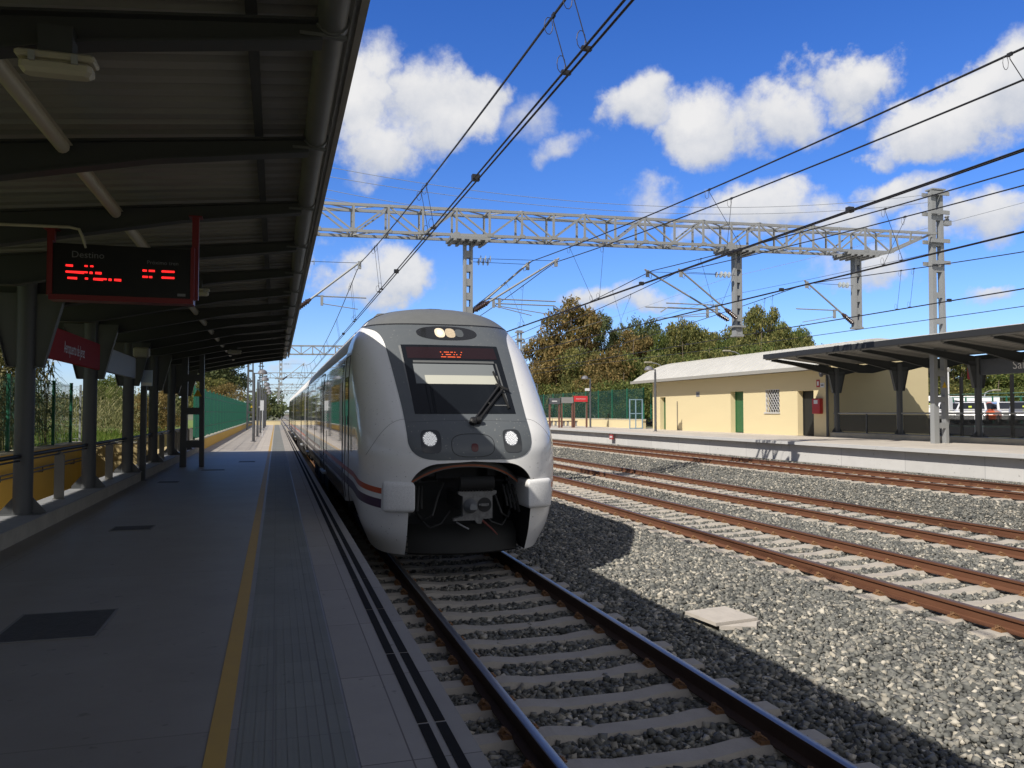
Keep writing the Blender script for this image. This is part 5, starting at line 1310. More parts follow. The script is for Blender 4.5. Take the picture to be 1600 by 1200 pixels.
# ------------------------------------------------------------------ far platform: building, kerb, railing, signs
def station_building():
    B = thing('station_building', (28, 41, ZP2), 'long yellow station building with a curved pale roof on the far platform', 'building')
    XF, YA, YB, ZT = 25.0, 32.2, 50.4, 3.62
    ops = [(48.5, 49.3, ZP2, 2.6), (39.2, 40.5, ZP2, 2.76), (35.85, 37.1, 1.58, 2.78), (33.1, 34.35, ZP2, 2.64)]
    w = MB(); th = .4; ys = [YA] + sorted([v for o in ops for v in o[:2]]) + [YB]
    for a, b in zip(ys, ys[1:]):
        o = next((q for q in ops if abs(q[0] - a) < .01), None)
        if o is None: w.box(XF, XF + th, a, b, -.6, ZT)
        else:
            w.box(XF, XF + th, a, b, o[3], ZT)
            if o[2] > ZP2: w.box(XF, XF + th, a, b, -.6, o[2])
    X1 = 31.0
    def arch(x): 
        c = 28.2; return 3.66 + 1.42 * (1 - ((x - c) / 3.95) ** 2)
    xa = lin(XF + th, X1, 16)
    for yy, t_ in ((YA, .3), (YB - .3, .3)):
        w.prism([(XF + th + .002, -.6), (X1, -.6)] + [(x, arch(x) - .06) for x in xa[::-1]], 'y', yy, yy + t_)
    w.box(X1 - .3, X1, YA + .3, YB - .3, -.6, 3.6)
    w.build('wall', M_bldg, B)
    r = MB(); c = 28.2; xs = lin(24.28, 32.12, 26)
    top = [(x, arch(x) + .07) for x in xs]; bot = [(x, arch(x) - .03) for x in xs]
    r.grid([[(x, y, z) for x, z in top] for y in lin(YA - .12, 52.2, 24)]); r.grid([[(x, y, z) for x, z in bot] for y in (YA - .12, 52.2)])
    for y in (YA - .12, 52.2): r.grid([[(x, y, z) for x, z in p] for p in (top, bot)])
    y = YA
    while y < 52.1: r.grid([[(x, y + d, z + h) for x, z in top] for d, h in ((-.015, 0), (-.008, .03), (.008, .03), (.015, 0))]); y += .6
    ro = r.build('roof', M_broof, B, smooth=40)
    e = MB(); e.box(24.16, 24.30, YA - .15, 52.25, arch(24.28) - .09, arch(24.28) + .09); e.box(32.1, 32.24, YA - .15, 52.25, arch(32.12) - .09, arch(32.12) + .09); e.build('eave_gutter', mat('eave_grey', (.33, .32, .29), .6), ro)
    e = MB(); e.box(24.3, XF, YA, 52.1, arch(24.3) - .05, arch(24.3) - .02); e.build('soffit', M_trim, ro)
    for (a, b, z0, z1), m_ in zip(ops, (M_green, M_green, None, M_dark)):
        if m_:
            d = MB(); d.box(XF + .34, XF + .39, a + .02, b - .02, z0 + .01, z1 - .02); do = d.build('door', m_, B)
            d = MB(); d.box(XF + .30, XF + .345, a, a + .05, z0, z1); d.box(XF + .30, XF + .345, b - .05, b, z0, z1); d.build('frame', m_, do)
            d = MB(); d.tube([(XF + .30, a + .12, z0 + 1.02), (XF + .30, a + .25, z0 + 1.02)], .015, 6); d.build('handle', M_galv, do)
    a, b, z0, z1 = ops[2]
    d = MB(); d.box(XF + .25, XF + .28, a, b, z0, z1); wi = d.build('window', M_sglass, B)
    d = MB(); q = -1.3
    while q < 1.4:
        for s in (-1, 1):
            # diamond lattice clipped to the opening
            pts = []
            for k in range(33):
                yy = a + (b - a) * k / 32; zz = (z0 + z1) / 2 + q + s * (yy - (a + b) / 2) * 1.2
                if z0 < zz < z1: pts.append((XF + .05, yy, zz))
            if len(pts) > 1: d.bar(pts[0], pts[-1], .02, .02)
        q += .26
    for yy in (a, b - .03): d.box(XF + .02, XF + .07, yy, yy + .03, z0, z1)
    d.box(XF + .02, XF + .07, a, b, z1 - .03, z1); d.build('grille', mat('grille_white', (.6, .6, .6), .5), wi)
    d = MB(); d.box(XF - .06, XF + .1, a - .06, b + .06, z0 - .07, z0 - .002); d.build('sill', M_concw, wi)
    d = MB(); d.tube([(XF + .02, YA - .07, ZP2), (XF + .02, YA - .07, 3.5)], .06, 10); d.build('downpipe', M_steel, B)
    d = MB(); d.bbox(XF - .25, XF + .05, YA - .05, YA + .2, 3.35, 3.52, .03); d.lathe([(.09, 0), (.085, -.06), (.04, -.1)], (XF - .2, YA + .06, 3.35), 12); d.build('camera', M_dome, B)
    t = thing('fire_cabinet', (XF - .1, 32.75, 1.55), 'red fire hose cabinet on the yellow wall beside the dark doorway', 'fire cabinet')
    d = MB(); d.bbox(XF - .2, XF - .002, 32.4, 32.98, 1.5, 2.24, .02); d.build('cabinet', M_firered, t)
    d = MB(); d.box(XF - .206, XF - .2, 32.55, 32.83, 1.98, 2.16); d.build('label_plate', M_sky_paper, t)
    for (y0, y1, z0, z1, m_, lb) in ((32.62, 32.86, 2.78, 3.14, M_firered, 'small red and white fire sign above the hose cabinet'), (32.28, 32.58, 2.76, 2.98, M_sky_paper, 'small grey plate next to the fire sign'), (44.0, 44.4, 2.55, 2.85, M_signlt, 'small grey plate on the yellow wall near the first green door')):
        t = thing('wall_sign', (XF, (y0 + y1) / 2, z0), lb, 'sign')
        d = MB(); d.box(XF - .02, XF - .002, y0, y1, z0, z1); d.build('plate', m_, t)
        d = MB(); d.box(XF - .024, XF - .0205, y0 + .06, y1 - .06, z0 + .08, z1 - .08); d.build('symbol', M_signgrey if m_ is not M_firered else M_letter, t)
    t = thing('drain_pipe', (XF, 46.8, ZP2), 'thin pipe standing against the yellow facade between lamp post and green door', 'pipe')
    d = MB(); d.tube([(XF - .05, 46.8, ZP2), (XF - .05, 46.8, 2.3)], .025, 8); d.build('pipe', M_trim, t)
    for o in [o for o in COL.objects if o.parent is None and o.name.split('.')[0] in ('station_building', 'fire_cabinet', 'wall_sign', 'drain_pipe')]:
        o.location = EYE + (Vector(o.location) - EYE) * .98; o.scale = (.98, .98, .98)
station_building()

def far_platform_things():
    t = thing('low_wall', (XP2, 22, ZP2), 'low cream kerb wall under the far canopy posts', 'wall')
    m = MB(); y = 8
    while y < 31: m.box(24.40, 25.0, y + .006, y + 3.854, -.5, ZP2 + .20); y += 3.86
    m.build('wall', M_kerb, t)
    m = MB(); m.box(24.38, 25.02, 8, 30.9, ZP2 + .202, ZP2 + .22); m.build('coping', mat('coping_grey', (.3, .31, .32)), t)
    t = thing('railing', (XP2, 22, ZP2), 'railing with dark panels between the far canopy posts', 'railing')
    for k in range(-1, 5):
        y = 11.7 + 3.86 * k
        m = MB(); m.box(XP2 - .012, XP2 + .012, y + .2, y + 3.66, ZP2 + .28, 1.46); m.build('panel', M_panel, t)
        m = MB(); m.box(XP2 - .03, XP2 + .03, y + 1.9, y + 1.96, ZP2 + .22, 1.5); m.build('upright', M_steel, t)
    m = MB(); m.tube([(XP2, 8.1, 1.53), (XP2, 31.2, 1.53)], .035, 8); m.build('handrail', M_galv, t)
    # exit sign
    t = thing('exit_sign', (XP2, 18.6, 2.8), 'dark grey exit sign with white letters under the far canopy at the right edge', 'sign')
    m = MB(); m.bbox(24.57, 24.73, 16.0, 23.1, 2.92, 3.5, .02); m.build('panel', M_signgrey, t)
    m = MB(); m.box(24.62, 24.68, 17.4, 17.46, 3.5, 3.6); m.box(24.62, 24.68, 22.4, 22.46, 3.5, 3.6); m.build('hanger', M_steel, t)
    text_mesh('lettering', 'Salida', .42, M_letter, (24.562, 21.75, 3.2), PI / 2, -PI / 2, t, align='LEFT')
    m = MB(); m.box(24.46, 24.52, 23.38, 23.56, 2.78, 3.22)
    tag(m.build('red_notice', M_firered), 'narrow red notice on the far canopy post beside the exit sign', 'sign')
    # three sign frames on the far platform
    for x0, x1, hz, m_, lb, txt in ((19.55, 20.3, 2.62, M_signgrey, 'grey headed sign frame, leftmost of three on the far platform', None), (20.5, 21.35, 2.70, M_signlt, 'light headed sign frame, middle one of three on the far platform', None), (21.5, 22.5, 2.80, mat('sign_bright_red', (.62, .04, .05), .4), 'red headed sign frame, right one of three on the far platform', 'Aeropuerto de Jerez')):
        t = thing('platform_sign', ((x0 + x1) / 2, 56.5, ZP2), lb, 'sign', 'sign frames on the far platform')
        for x in (x0, x1):
            m = MB(); m.box(x - .05, x + .05, 56.4, 56.55, ZP2, hz); m.build('leg', mat('frame_brown', (.16, .075, .055), .5), t)
        m = MB(); m.box(x0 - .05, x1 + .05, 56.36, 56.58, hz - .42, hz + .02); h = m.build('header', m_, t)
        if txt: text_mesh('lettering', txt, .15, M_letter, ((x0 + x1) / 2, 56.35, hz - .2), PI / 2, 0, h, xscale=.6)
        else:
            m = MB(); m.box(x0 + .15, x1 - .2, 56.352, 56.358, hz - .24, hz - .17); m.build('lettering', M_letter if m_ is M_signgrey else M_signlt, h)
    for i, x in enumerate((21.3, 22.35, 23.4)):
        t = thing('bench', (x, 62, ZP2), ['left', 'middle', 'right'][i] + ' one of three low dark benches against the far yellow wall', 'bench', 'benches on the far platform')
        m = MB(); m.bbox(x - .45, x + .45, 61.8, 62.2, ZP2 + .38, ZP2 + .46, .015); m.build('seat', mat('bench_brown', (.12, .10, .08), .7), t)
        for s in (-.35, .35): m = MB(); m.box(x + s - .05, x + s + .05, 61.85, 62.15, ZP2, ZP2 + .38); m.build('leg', M_conc, t)
    t = thing('gate', (23.8, 50.6, ZP2), 'light blue metal gate frame beside the building corner', 'gate')
    m = MB()
    for x in (23.35, 23.8, 24.3): m.box(x - .03, x + .03, 50.57, 50.63, ZP2, 2.5)
    for z in (ZP2 + .05, 1.5, 2.46): m.box(23.35, 24.3, 50.58, 50.62, z - .03, z + .03)
    m.build('frame', M_bluegate, t)
    m = MB(); m.box(24.9, 24.96, 50.5, 50.56, 1.1, 2.9)
    tag(m.build('fence_post', M_gpost), 'single dark green fence post between the blue gate and the building', 'post')
    t = thing('boundary_wall', (24.8, 80, ZP2), 'low yellow boundary wall behind the sign frames on the far platform', 'wall')
    m = MB(); m.box(24.75, 25.0, 51.5, 130, -.5, ZP2 + .60); m.build('wall', M_bldg, t)
    m = MB(); m.box(24.72, 25.03, 51.5, 130, ZP2 + .602, ZP2 + .66); m.build('coping', M_cream, t)
    t = thing('mesh_fence', (24.9, 80, 1.1), 'dark green mesh fence on the yellow wall under the big trees', 'fence')
    y = 51.6
    while y < 118:
        m = MB(); m.box(24.84, 24.92, y - .04, y + .04, 1.1, 3.35); m.build('post', M_gpost, t)
        m = MB(); m.box(24.875, 24.882, y + .04, y + 2.7, 1.12, 3.3); m.build('mesh_panel', mat('green_mesh_sheet', (.012, .06, .042), .6, alpha=.38), t)
        y += 2.75
    t = thing('platform_marker', (18.98, 42, 0), 'small red marker plate on the white face of the far platform', 'sign')
    m = MB(); m.box(19.02, 19.055, 43.6, 44.1, -.02, .26); m.build('plate', M_firered, t)
    m = MB()
    for k in range(3): m.box(19.012, 19.0195, 43.68 + k * .13, 43.76 + k * .13, .06, .19)
    m.build('figures', M_letter, t)
    # car park fence and posts
    t = thing('mesh_fence', (33, 30, .4), 'fence of tall black posts between the far canopy and the car park', 'fence')
    for y in (37.2, 34.0, 31.2, 28.4, 25.6):
        m = MB(); m.box(31.95, 32.07, y - .06, y + .06, .2, 3.3); m.build('post', M_black, t)
    m = MB()
    for z in (.9, 2.45): m.tube([(32.0, 22, z), (32.0, 37.2, z)], .02, 6)
    m.build('rail', mat('rail_teal', (.1, .2, .18), .5), t)
far_platform_things()

# ------------------------------------------------------------------ car park
def polar(u, D):
    a = YAW + math.atan((u - 800) / 1250); return D * math.sin(a), D * math.cos(a)
def zat(u, v, D): return 1.55 + (645 - v) / 1250 * D * math.cos(math.atan((u - 800) / 1250))
def cars():
    def car(x, y, z, ang, m_, kind, label):
        t = thing('parked_car', (x, y, z), label, 'car' if kind == 'car' else 'van', 'vehicles in the car park behind the far canopy')
        t.rotation_euler = (0, 0, ang)
        if kind == 'car': P = [(-2.1, .28), (2.1, .28), (2.15, .6), (2.0, .82), (1.1, .95), (.45, 1.42), (-1.1, 1.46), (-1.85, .98), (-2.15, .9)]; g = [(.95, .97), (.42, 1.36), (-1.05, 1.40), (-1.65, .98)]
        else: P = [(-2.5, .3), (2.4, .3), (2.5, .7), (2.35, 1.05), (1.5, 1.25), (1.0, 1.95), (-2.4, 2.0), (-2.5, 1.8)]; g = [(1.4, 1.22), (.95, 1.85), (-.2, 1.85), (-.2, 1.22)]
        hw = .86 if kind == 'car' else .98
        def lb(mb, poly, y0, y1, inset=0):
            n = len(poly); zmid = 1.0
            v = []
            for yy, s in ((y0, 1), (y1, 1)):
                for a, b in poly: v.append((a, yy * (1 - .16 * max(0, (b - zmid) / .5) if kind == 'car' else yy / yy if False else 1) if kind == 'car' else yy, b))
            mb.add(v, [tuple(range(n - 1, -1, -1)), tuple(range(n, 2 * n))] + [(i, (i + 1) % n, n + (i + 1) % n, n + i) for i in range(n)])
        def put(mb, nm, mt, par, sm=None):
            off = Vector((x, y, z)); mb.v = [tuple(Vector(p) + off) for p in mb.v]; o = mb.build(nm, mt, par, smooth=sm); return o
        m = MB(); lb(m, P, -hw, hw); b = put(m, 'body', m_, t); bv = b.modifiers.new('bevel', 'BEVEL'); bv.width = .06; bv.segments = 2
        m = MB(); lb(m, g, -hw - .01, hw + .01); put(m, 'side_window', M_sglass, t)
        m = MB(); a0, b0 = g[0], g[1]
        m.add([(a0[0] + .13, -hw * .86, a0[1] + .0), (a0[0] + .13, hw * .86, a0[1] + .0), (b0[0] + .10, hw * .76, b0[1] + .02), (b0[0] + .10, -hw * .76, b0[1] + .02)], [(0, 1, 2, 3)]); put(m, 'windscreen', M_sglass, t)
        m = MB(); m.box(a0[0] - .02, a0[0] + .10, -.16, .02, a0[1] + .10, a0[1] + .2); put(m, 'sticker', mat('lime_sticker', (.5, .6, .08), .5), t)
        for s in (-1, 1):
            m = MB(); m.box(P[2][0] - .10, P[2][0] + .012, s * .62 - .16, s * .62 + .16, .62, .76); put(m, 'headlight', M_lens, t)
            for wx in (-1.3, 1.3):
                m = MB(); m.lathe([(.30, -.1), (.32, -.08), (.32, .08), (.30, .1)], (wx, s * (hw - .08), .32), 16, axis=Vector((0, 1, 0))); w = put(m, 'wheel', M_tyre, t)
                m = MB(); m.lathe([(.19, 0), (.17, .02)], (wx, s * (hw + .02), .32), 12, axis=Vector((0, s, 0))); put(m, 'rim', M_galv, w)
    spec = [(1454, 66, M_carw, 'van', 'white van at the left end of the car park row, by the mast'), (1486, 62, M_carw, 'car', 'white car half hidden by the catenary mast'), (1508, 68, M_carw, 'van', 'tall white van behind the middle of the car row'),
            (1520, 60, M_carw, 'car', 'white car in the middle of the row, left of the canopy post'), (1545, 61.5, M_caro, 'car', 'orange red car right of the canopy post'), (1576, 60, M_carw, 'car', 'white car at the right of the row with a lime sticker'), (1603, 59, M_cars, 'car', 'silver car cut by the right picture edge'), (1540, 70, M_carw, 'van', 'white van parked behind the orange red car')]
    for u, D, m_, kd, lb in spec:
        x, y = polar(u, D); car(x, y, .82, math.atan2(-y, -x) + random.uniform(-.15, .35), m_, kd, lb)
    def street_light(u, v, D, sgn, lb, z0=.8):
        x, y = polar(u, D); zt = zat(u, v, D)
        t = thing('street_light', (x, y, z0), lb, 'street light', 'street lights behind the far platform')
        m = MB(); m.tube([(x, y, z0), (x, y, zt - .4), (x + .12 * sgn, y, zt - .1), (x + .5 * sgn, y, zt + .05), (x + 1.0 * sgn, y, zt + .1)], [.07, .055, .05, .045, .04], 8); m.build('pole', M_galv, t, smooth=50)
        m = MB(); m.bbox(min(x + .9 * sgn, x + 1.6 * sgn), max(x + .9 * sgn, x + 1.6 * sgn), y - .15, y + .15, zt + .05, zt + .2, .04); m.build('lamp_head', M_lampbody, t)
    street_light(1034, 569, 70, -1, 'street light whose head peeps over the roof at the building corner')
    street_light(1157, 551, 70, -1, 'street light whose head peeps over the middle of the curved roof')
    street_light(1538, 612, 75, 1, 'arched street light in front of the wooded slope at the right')
    x, y = polar(1482, 60); t = thing('sign_post', (x, y, .8), 'white pole with a pale board in the car park', 'post')
    m = MB(); m.tube([(x, y, .8), (x, y, 4.6)], .06, 8); m.build('pole', M_carw, t)
    m = MB(); m.box(x - .5, x + .3, y - .04, y - .0, 1.7, 2.5); m.build('board', M_sky_paper, t)
    # long low hedge fence behind the cars
    t = thing('mesh_fence', (48, 50, .8), 'long pale fence line behind the parked cars', 'fence')
    a = Vector((*polar(1380, 70), 0)); b = Vector((*polar(1720, 62), 0))
    for k in range(17):
        p = a.lerp(b, k / 16); m = MB(); m.box(p.x - .04, p.x + .04, p.y - .04, p.y + .04, .7, 2.7); m.build('post', M_gpost, t)
    m = MB(); m.bar((a.x, a.y, 2.65), (b.x, b.y, 2.65), .07, .07); m.build('rail', mat('rail_teal', (.1, .2, .18)), t)
cars()

# ------------------------------------------------------------------ trees, reeds, shrubs
def leaf_mats():
    return {'brown': ramp_island('leaves_brown', [(0, (0.087, 0.085, 0.030)), (.35, (0.174, 0.146, 0.052)), (.6, (0.274, 0.204, 0.074)), (.85, (0.358, 0.252, 0.096)), (1, (0.426, 0.314, 0.134))], noise=.28, trans_leaf=True, nscale=.35),
            'olive': ramp_island('leaves_olive', [(0, (0.081, 0.100, 0.036)), (.4, (0.161, 0.181, 0.058)), (.7, (0.258, 0.251, 0.081)), (1, (0.404, 0.364, 0.130))], noise=.28, trans_leaf=True, nscale=.35),
            'green': ramp_island('leaves_green', [(0, (0.059, 0.092, 0.026)), (.4, (0.119, 0.164, 0.045)), (.7, (0.194, 0.230, 0.063)), (1, (0.297, 0.312, 0.097))], noise=.28, trans_leaf=True, nscale=.35),
            'dark': ramp_island('leaves_dark', [(0, (0.063, 0.088, 0.041)), (.5, (0.137, 0.168, 0.072)), (1, (0.273, 0.295, 0.125))], noise=.28, trans_leaf=True, nscale=.35),
            'bright': ramp_island('leaves_bright', [(0, (.04, .07, .014)), (.5, (.10, .14, .025)), (1, (.20, .23, .05))], noise=.25, trans_leaf=True, nscale=.6)}
LM = leaf_mats()
def crown_leaves(lobes, n, size, flat=.8, droop=.0):
    """leaf-sized quads scattered through the lobes (x,y,z,r), denser near each lobe's skin"""
    L = np.array(lobes); w = L[:, 3] ** 2; idx = rng.choice(len(L), n, p=w / w.sum())
    d = rng.normal(size=(n, 3)); d /= np.linalg.norm(d, axis=1)[:, None]
    r = L[idx, 3] * (.3 + .7 * rng.random(n) ** .5) * rng.uniform(.8, 1.3, n)
    c = L[idx, :3] + d * r[:, None] * np.array([1, 1, flat]); c[:, 2] -= droop * rng.random(n) * L[idx, 3]
    a = rng.normal(size=(n, 3)); a /= np.linalg.norm(a, axis=1)[:, None]; a[:, 2] -= .4
    b = np.cross(a, rng.normal(size=(n, 3))); b /= np.linalg.norm(b, axis=1)[:, None]
    s = size * rng.uniform(.5, 1.4, n)[:, None]; a = a * s; b = b * s * .55
    return np.stack([c - a, c - b * .9, c + a, c + b], 1).reshape(-1, 3)
def make_tree(name, H, lobes, n, size, leaf, trunk_r, label, cat, group, splits=5, base=(0, 0, 0), droop=.2):
    t = thing(name, base, label, cat, group); bx, by, bz = base
    m = MB(); top = max(l[2] for l in lobes)
    m.tube([(bx, by, bz - .3), (bx + .1, by, bz + H * .2), (bx - .05, by + .1, bz + H * .45), (bx + .1, by, bz + H * .8)], [trunk_r, trunk_r * .8, trunk_r * .6, trunk_r * .2], 8)
    for l in lobes:
        z0 = min(H * .55, max(H * .15, l[2] * .45)); p0 = Vector((bx, by + .05, bz + z0)); p1 = Vector((bx + l[0], by + l[1], bz + l[2]))
        mid = p0.lerp(p1, .5) + Vector((0, 0, -.1 * (p1 - p0).length)); m.tube([p0, mid, p1], [trunk_r * .42, trunk_r * .28, trunk_r * .08], 6)
    m.build('trunk', M_bark, t, smooth=60)
    v = crown_leaves(lobes, n, size, .85, droop) + np.array(base)
    np_mesh('crown', v, 4, leaf, t)
    return t
def tree_lobes(H, W, kind):
    L = []
    if kind == 'tall':                                    # airy eucalyptus: clumps at different heights round a tall stem
        for k in range(15):
            z = H * (.22 + .75 * ((k + .5) / 15)); f = math.sin(min(1, (z / H - .1) * 1.15) * PI) ** .6
            a = k * 2.4 + random.uniform(-.5, .5); rr = W * .5 * f * random.uniform(.3, .85)
            L.append((rr * math.cos(a), rr * math.sin(a), z, W * random.uniform(.15, .25) * (1.15 - .35 * z / H)))
        for k in range(10):
            a = random.uniform(0, 6.28); z = H * random.uniform(.55, .95); L.append((W * .36 * math.cos(a), W * .36 * math.sin(a), z, W * random.uniform(.07, .13)))
    elif kind == 'bush':
        for k in range(14):
            a = k * 2.4; rr = W * .5 * random.uniform(.1, .8); z = H * random.uniform(.12, .8) * (1 - .45 * (rr / W * 2) ** 2)
            L.append((rr * math.cos(a), rr * math.sin(a), z, W * random.uniform(.17, .27)))
    else:                                                 # broad crown
        for k in range(16):
            a = k * 2.4; rr = W * .5 * random.uniform(.15, .85); z = H * (.45 + .47 * random.random() * (1 - .6 * (rr / W * 2) ** 2))
            L.append((rr * math.cos(a), rr * math.sin(a), z, W * random.uniform(.14, .23)))
    return L
def woods():
    protos = {}
    def proto(kind, leaf, n, size, H=10.0, W=7.0):
        t = make_tree('tree', H, tree_lobes(H, W, kind), n, size, LM[leaf], .22 if kind != 'bush' else .12, 'x', 'tree', None, base=(0, 0, 0))
        return t
    P = {}
    for kind, leaf in (('tall', 'brown'), ('tall', 'olive'), ('tall', 'dark'), ('broad', 'green'), ('broad', 'olive'), ('bush', 'brown'), ('bush', 'olive'), ('bush', 'green'), ('broad', 'dark')):
        P[kind, leaf] = proto(kind, leaf, 12500 if kind != 'bush' else 9000, .15)
    EXT = {}
    for k_, o in P.items():
        c_ = [c for c in o.children if c.name.startswith('crown')][0]; co = np.empty(len(c_.data.vertices) * 3, np.float32); c_.data.vertices.foreach_get('co', co); co = co.reshape(-1, 3)
        EXT[k_] = (float(np.percentile(np.hypot(co[:, 0], co[:, 1]), 97)) * 2, float(np.percentile(co[:, 2], 99.6)))
    used = set()
    def put(u, v, D, width_px, kind, leaf, zb, label, group, name='tree', cat='tree'):
        x, y = polar(u, D)
        if 820 < u < 1000 and x < 29.5: D *= 29.5 / x; x, y = polar(u, D)
        H = zat(u, v, D) - zb; c = math.cos(math.atan((u - 800) / 1250)); W = width_px / 1250 * D * c
        pr = P[kind, leaf]; W *= 1.15; ext = EXT[kind, leaf]
        if (kind, leaf) in used: o = copy_tree(pr, (x, y, zb))
        else: o = pr; used.add((kind, leaf)); o.location = (x, y, zb)
        o.name = name; o['label'] = label; o['category'] = cat; o['group'] = group
        o.scale = (W / ext[0], W / ext[0], H / ext[1]); o.rotation_euler = (0, 0, random.uniform(0, 6.28))
    G = 'trees behind the far platform'
    back = [(852, 520, 92, 60, 'tall', 'brown', 'sparse brownish eucalyptus at the left end of the tree row, next to the train'), (893, 470, 90, 84, 'tall', 'brown', 'tallest rusty brown eucalyptus behind the sign frames'), (935, 492, 98, 60, 'tall', 'dark', 'dark green eucalyptus just right of the tallest brown tree'),
            (972, 512, 100, 50, 'tall', 'dark', 'thin dark airy tree under the contact wires'), (1004, 499, 102, 62, 'broad', 'dark', 'dark round headed tree above the mesh fence'), (1036, 520, 98, 50, 'broad', 'green', 'small green crown between the dark round tree and the sparse one'),
            (1072, 502, 95, 56, 'tall', 'olive', 'pale sparse eucalyptus above the building left corner'), (1105, 520, 95, 52, 'broad', 'olive', 'olive crown right of the pale sparse eucalyptus'), (1135, 524, 92, 60, 'broad', 'green', 'green crown above the left part of the curved roof'),
            (1185, 480, 92, 58, 'tall', 'olive', 'tall airy eucalyptus behind the hanging gantry post'), (1215, 512, 88, 66, 'broad', 'olive', 'broad olive tree above the middle of the roof'), (1245, 516, 90, 52, 'broad', 'green', 'last green tree before the open sky, left of the canopy tip'), (1160, 522, 86, 60, 'broad', 'olive', 'olive tree just left of the hanging gantry post'), (1278, 541, 90, 40, 'broad', 'dark', 'low dark crown just above the far canopy tip')]
    back += [(1055, 512, 104, 60, 'broad', 'olive', 'olive crown filling the gap behind the pale sparse eucalyptus'), (1090, 512, 104, 70, 'broad', 'green', 'green crown behind the two olive ones over the roof corner'), (1145, 514, 100, 66, 'tall', 'olive', 'airy olive eucalyptus over the left third of the roof'), (1225, 502, 98, 70, 'broad', 'green', 'taller green crown behind the broad olive tree'), (985, 520, 92, 60, 'tall', 'brown', 'rust coloured eucalyptus below the dark round headed tree'), (1255, 528, 84, 46, 'broad', 'olive', 'olive crown at the right end of the treeline')]
    for u, v, D, w, k, l, lb in back: put(u, v, D, w, k, l, .6, lb, G)
    front = [(866, 556, 76, 80, 'bush', 'brown', 'brownish bushy tree behind the grey sign frame'), (908, 545, 80, 90, 'bush', 'olive', 'olive bushy tree behind the red sign frame'), (950, 548, 78, 90, 'bush', 'brown', 'brown bushy tree left of the mid platform fence'), (990, 552, 80, 86, 'bush', 'green', 'green bushy tree behind the blue gate'),
             (1030, 556, 76, 80, 'bush', 'olive', 'olive bushy tree behind the building corner'), (1068, 556, 78, 80, 'bush', 'green', 'green bushy tree over the left roof curve'), (920, 590, 66, 90, 'bush', 'olive', 'low olive shrub against the mesh fence'), (975, 596, 64, 90, 'bush', 'green', 'low green shrub against the mesh fence near the gate'), (868, 600, 70, 70, 'bush', 'green', 'low green shrub beside the train nose'),
             (1110, 548, 82, 80, 'bush', 'olive', 'olive bush rising behind the curved roof'), (1190, 540, 80, 90, 'bush', 'green', 'green bush rising behind the roof ridge')]
    for u, v, D, w, k, l, lb in front: put(u, v, D, w, k, l, .6, lb, 'bushy trees behind the far platform', 'bushy_tree')
    right = [(1450, 572, 88, 90, 'broad', 'dark', 'dark tree at the left end of the wooded slope'), (1492, 556, 86, 76, 'tall', 'olive', 'taller olive tree right of the building gable'), (1530, 583, 90, 100, 'bush', 'green', 'green bush on the slope beside the canopy post'), (1575, 576, 88, 110, 'bush', 'green', 'broad green bush above the exit sign'), (1620, 570, 88, 110, 'broad', 'green', 'green tree at the right picture edge'),
             (1480, 600, 80, 90, 'bush', 'dark' if ('bush', 'dark') in P else 'olive', 'olive shrub above the white vans'), (1560, 606, 80, 100, 'bush', 'green', 'bright shrub behind the arched street light'), (1610, 604, 80, 90, 'bush', 'olive', 'olive shrub at the right edge above the cars')]
    for u, v, D, w, k, l, lb in right: put(u, v, D, w, k, l, .8, lb, 'trees on the slope behind the car park', 'tree')
    # near side
    put(345, 548, 150, 92, 'broad', 'dark', .3, 'big dark tree behind the green screen fence', 'trees behind the near platform')
    put(352, 600, 134, 66, 'bush', 'brown', .3, 'yellowish bushy tree below the big dark tree', 'trees behind the near platform', 'bushy_tree')
    put(318, 590, 142, 60, 'tall', 'olive', .3, 'olive tree at the canopy edge behind the screen fence', 'trees behind the near platform')
    put(165, 588, 62, 50, 'broad', 'green', .4, 'small round green tree above the reed hedge', 'trees behind the near platform')
    put(182, 606, 60, 30, 'bush', 'green', .4, 'green shrub leaning on the small round tree', 'trees behind the near platform', 'shrub')
    put(222, 618, 44, 44, 'bush', 'brown', .4, 'brown shrub between the canopy posts', 'trees behind the near platform', 'shrub')
    put(256, 606, 48, 50, 'bush', 'brown', .4, 'rusty brown shrub next to the lattice mast', 'trees behind the near platform', 'shrub')
    put(411, 606, 190, 22, 'bush', 'olive', .2, 'distant dark tree behind the row of lamp posts', 'trees behind the near platform')
    for k_, o in P.items():
        if k_ not in used:
            for c in list(o.children): bpy.data.objects.remove(c)
            bpy.data.objects.remove(o)
woods()

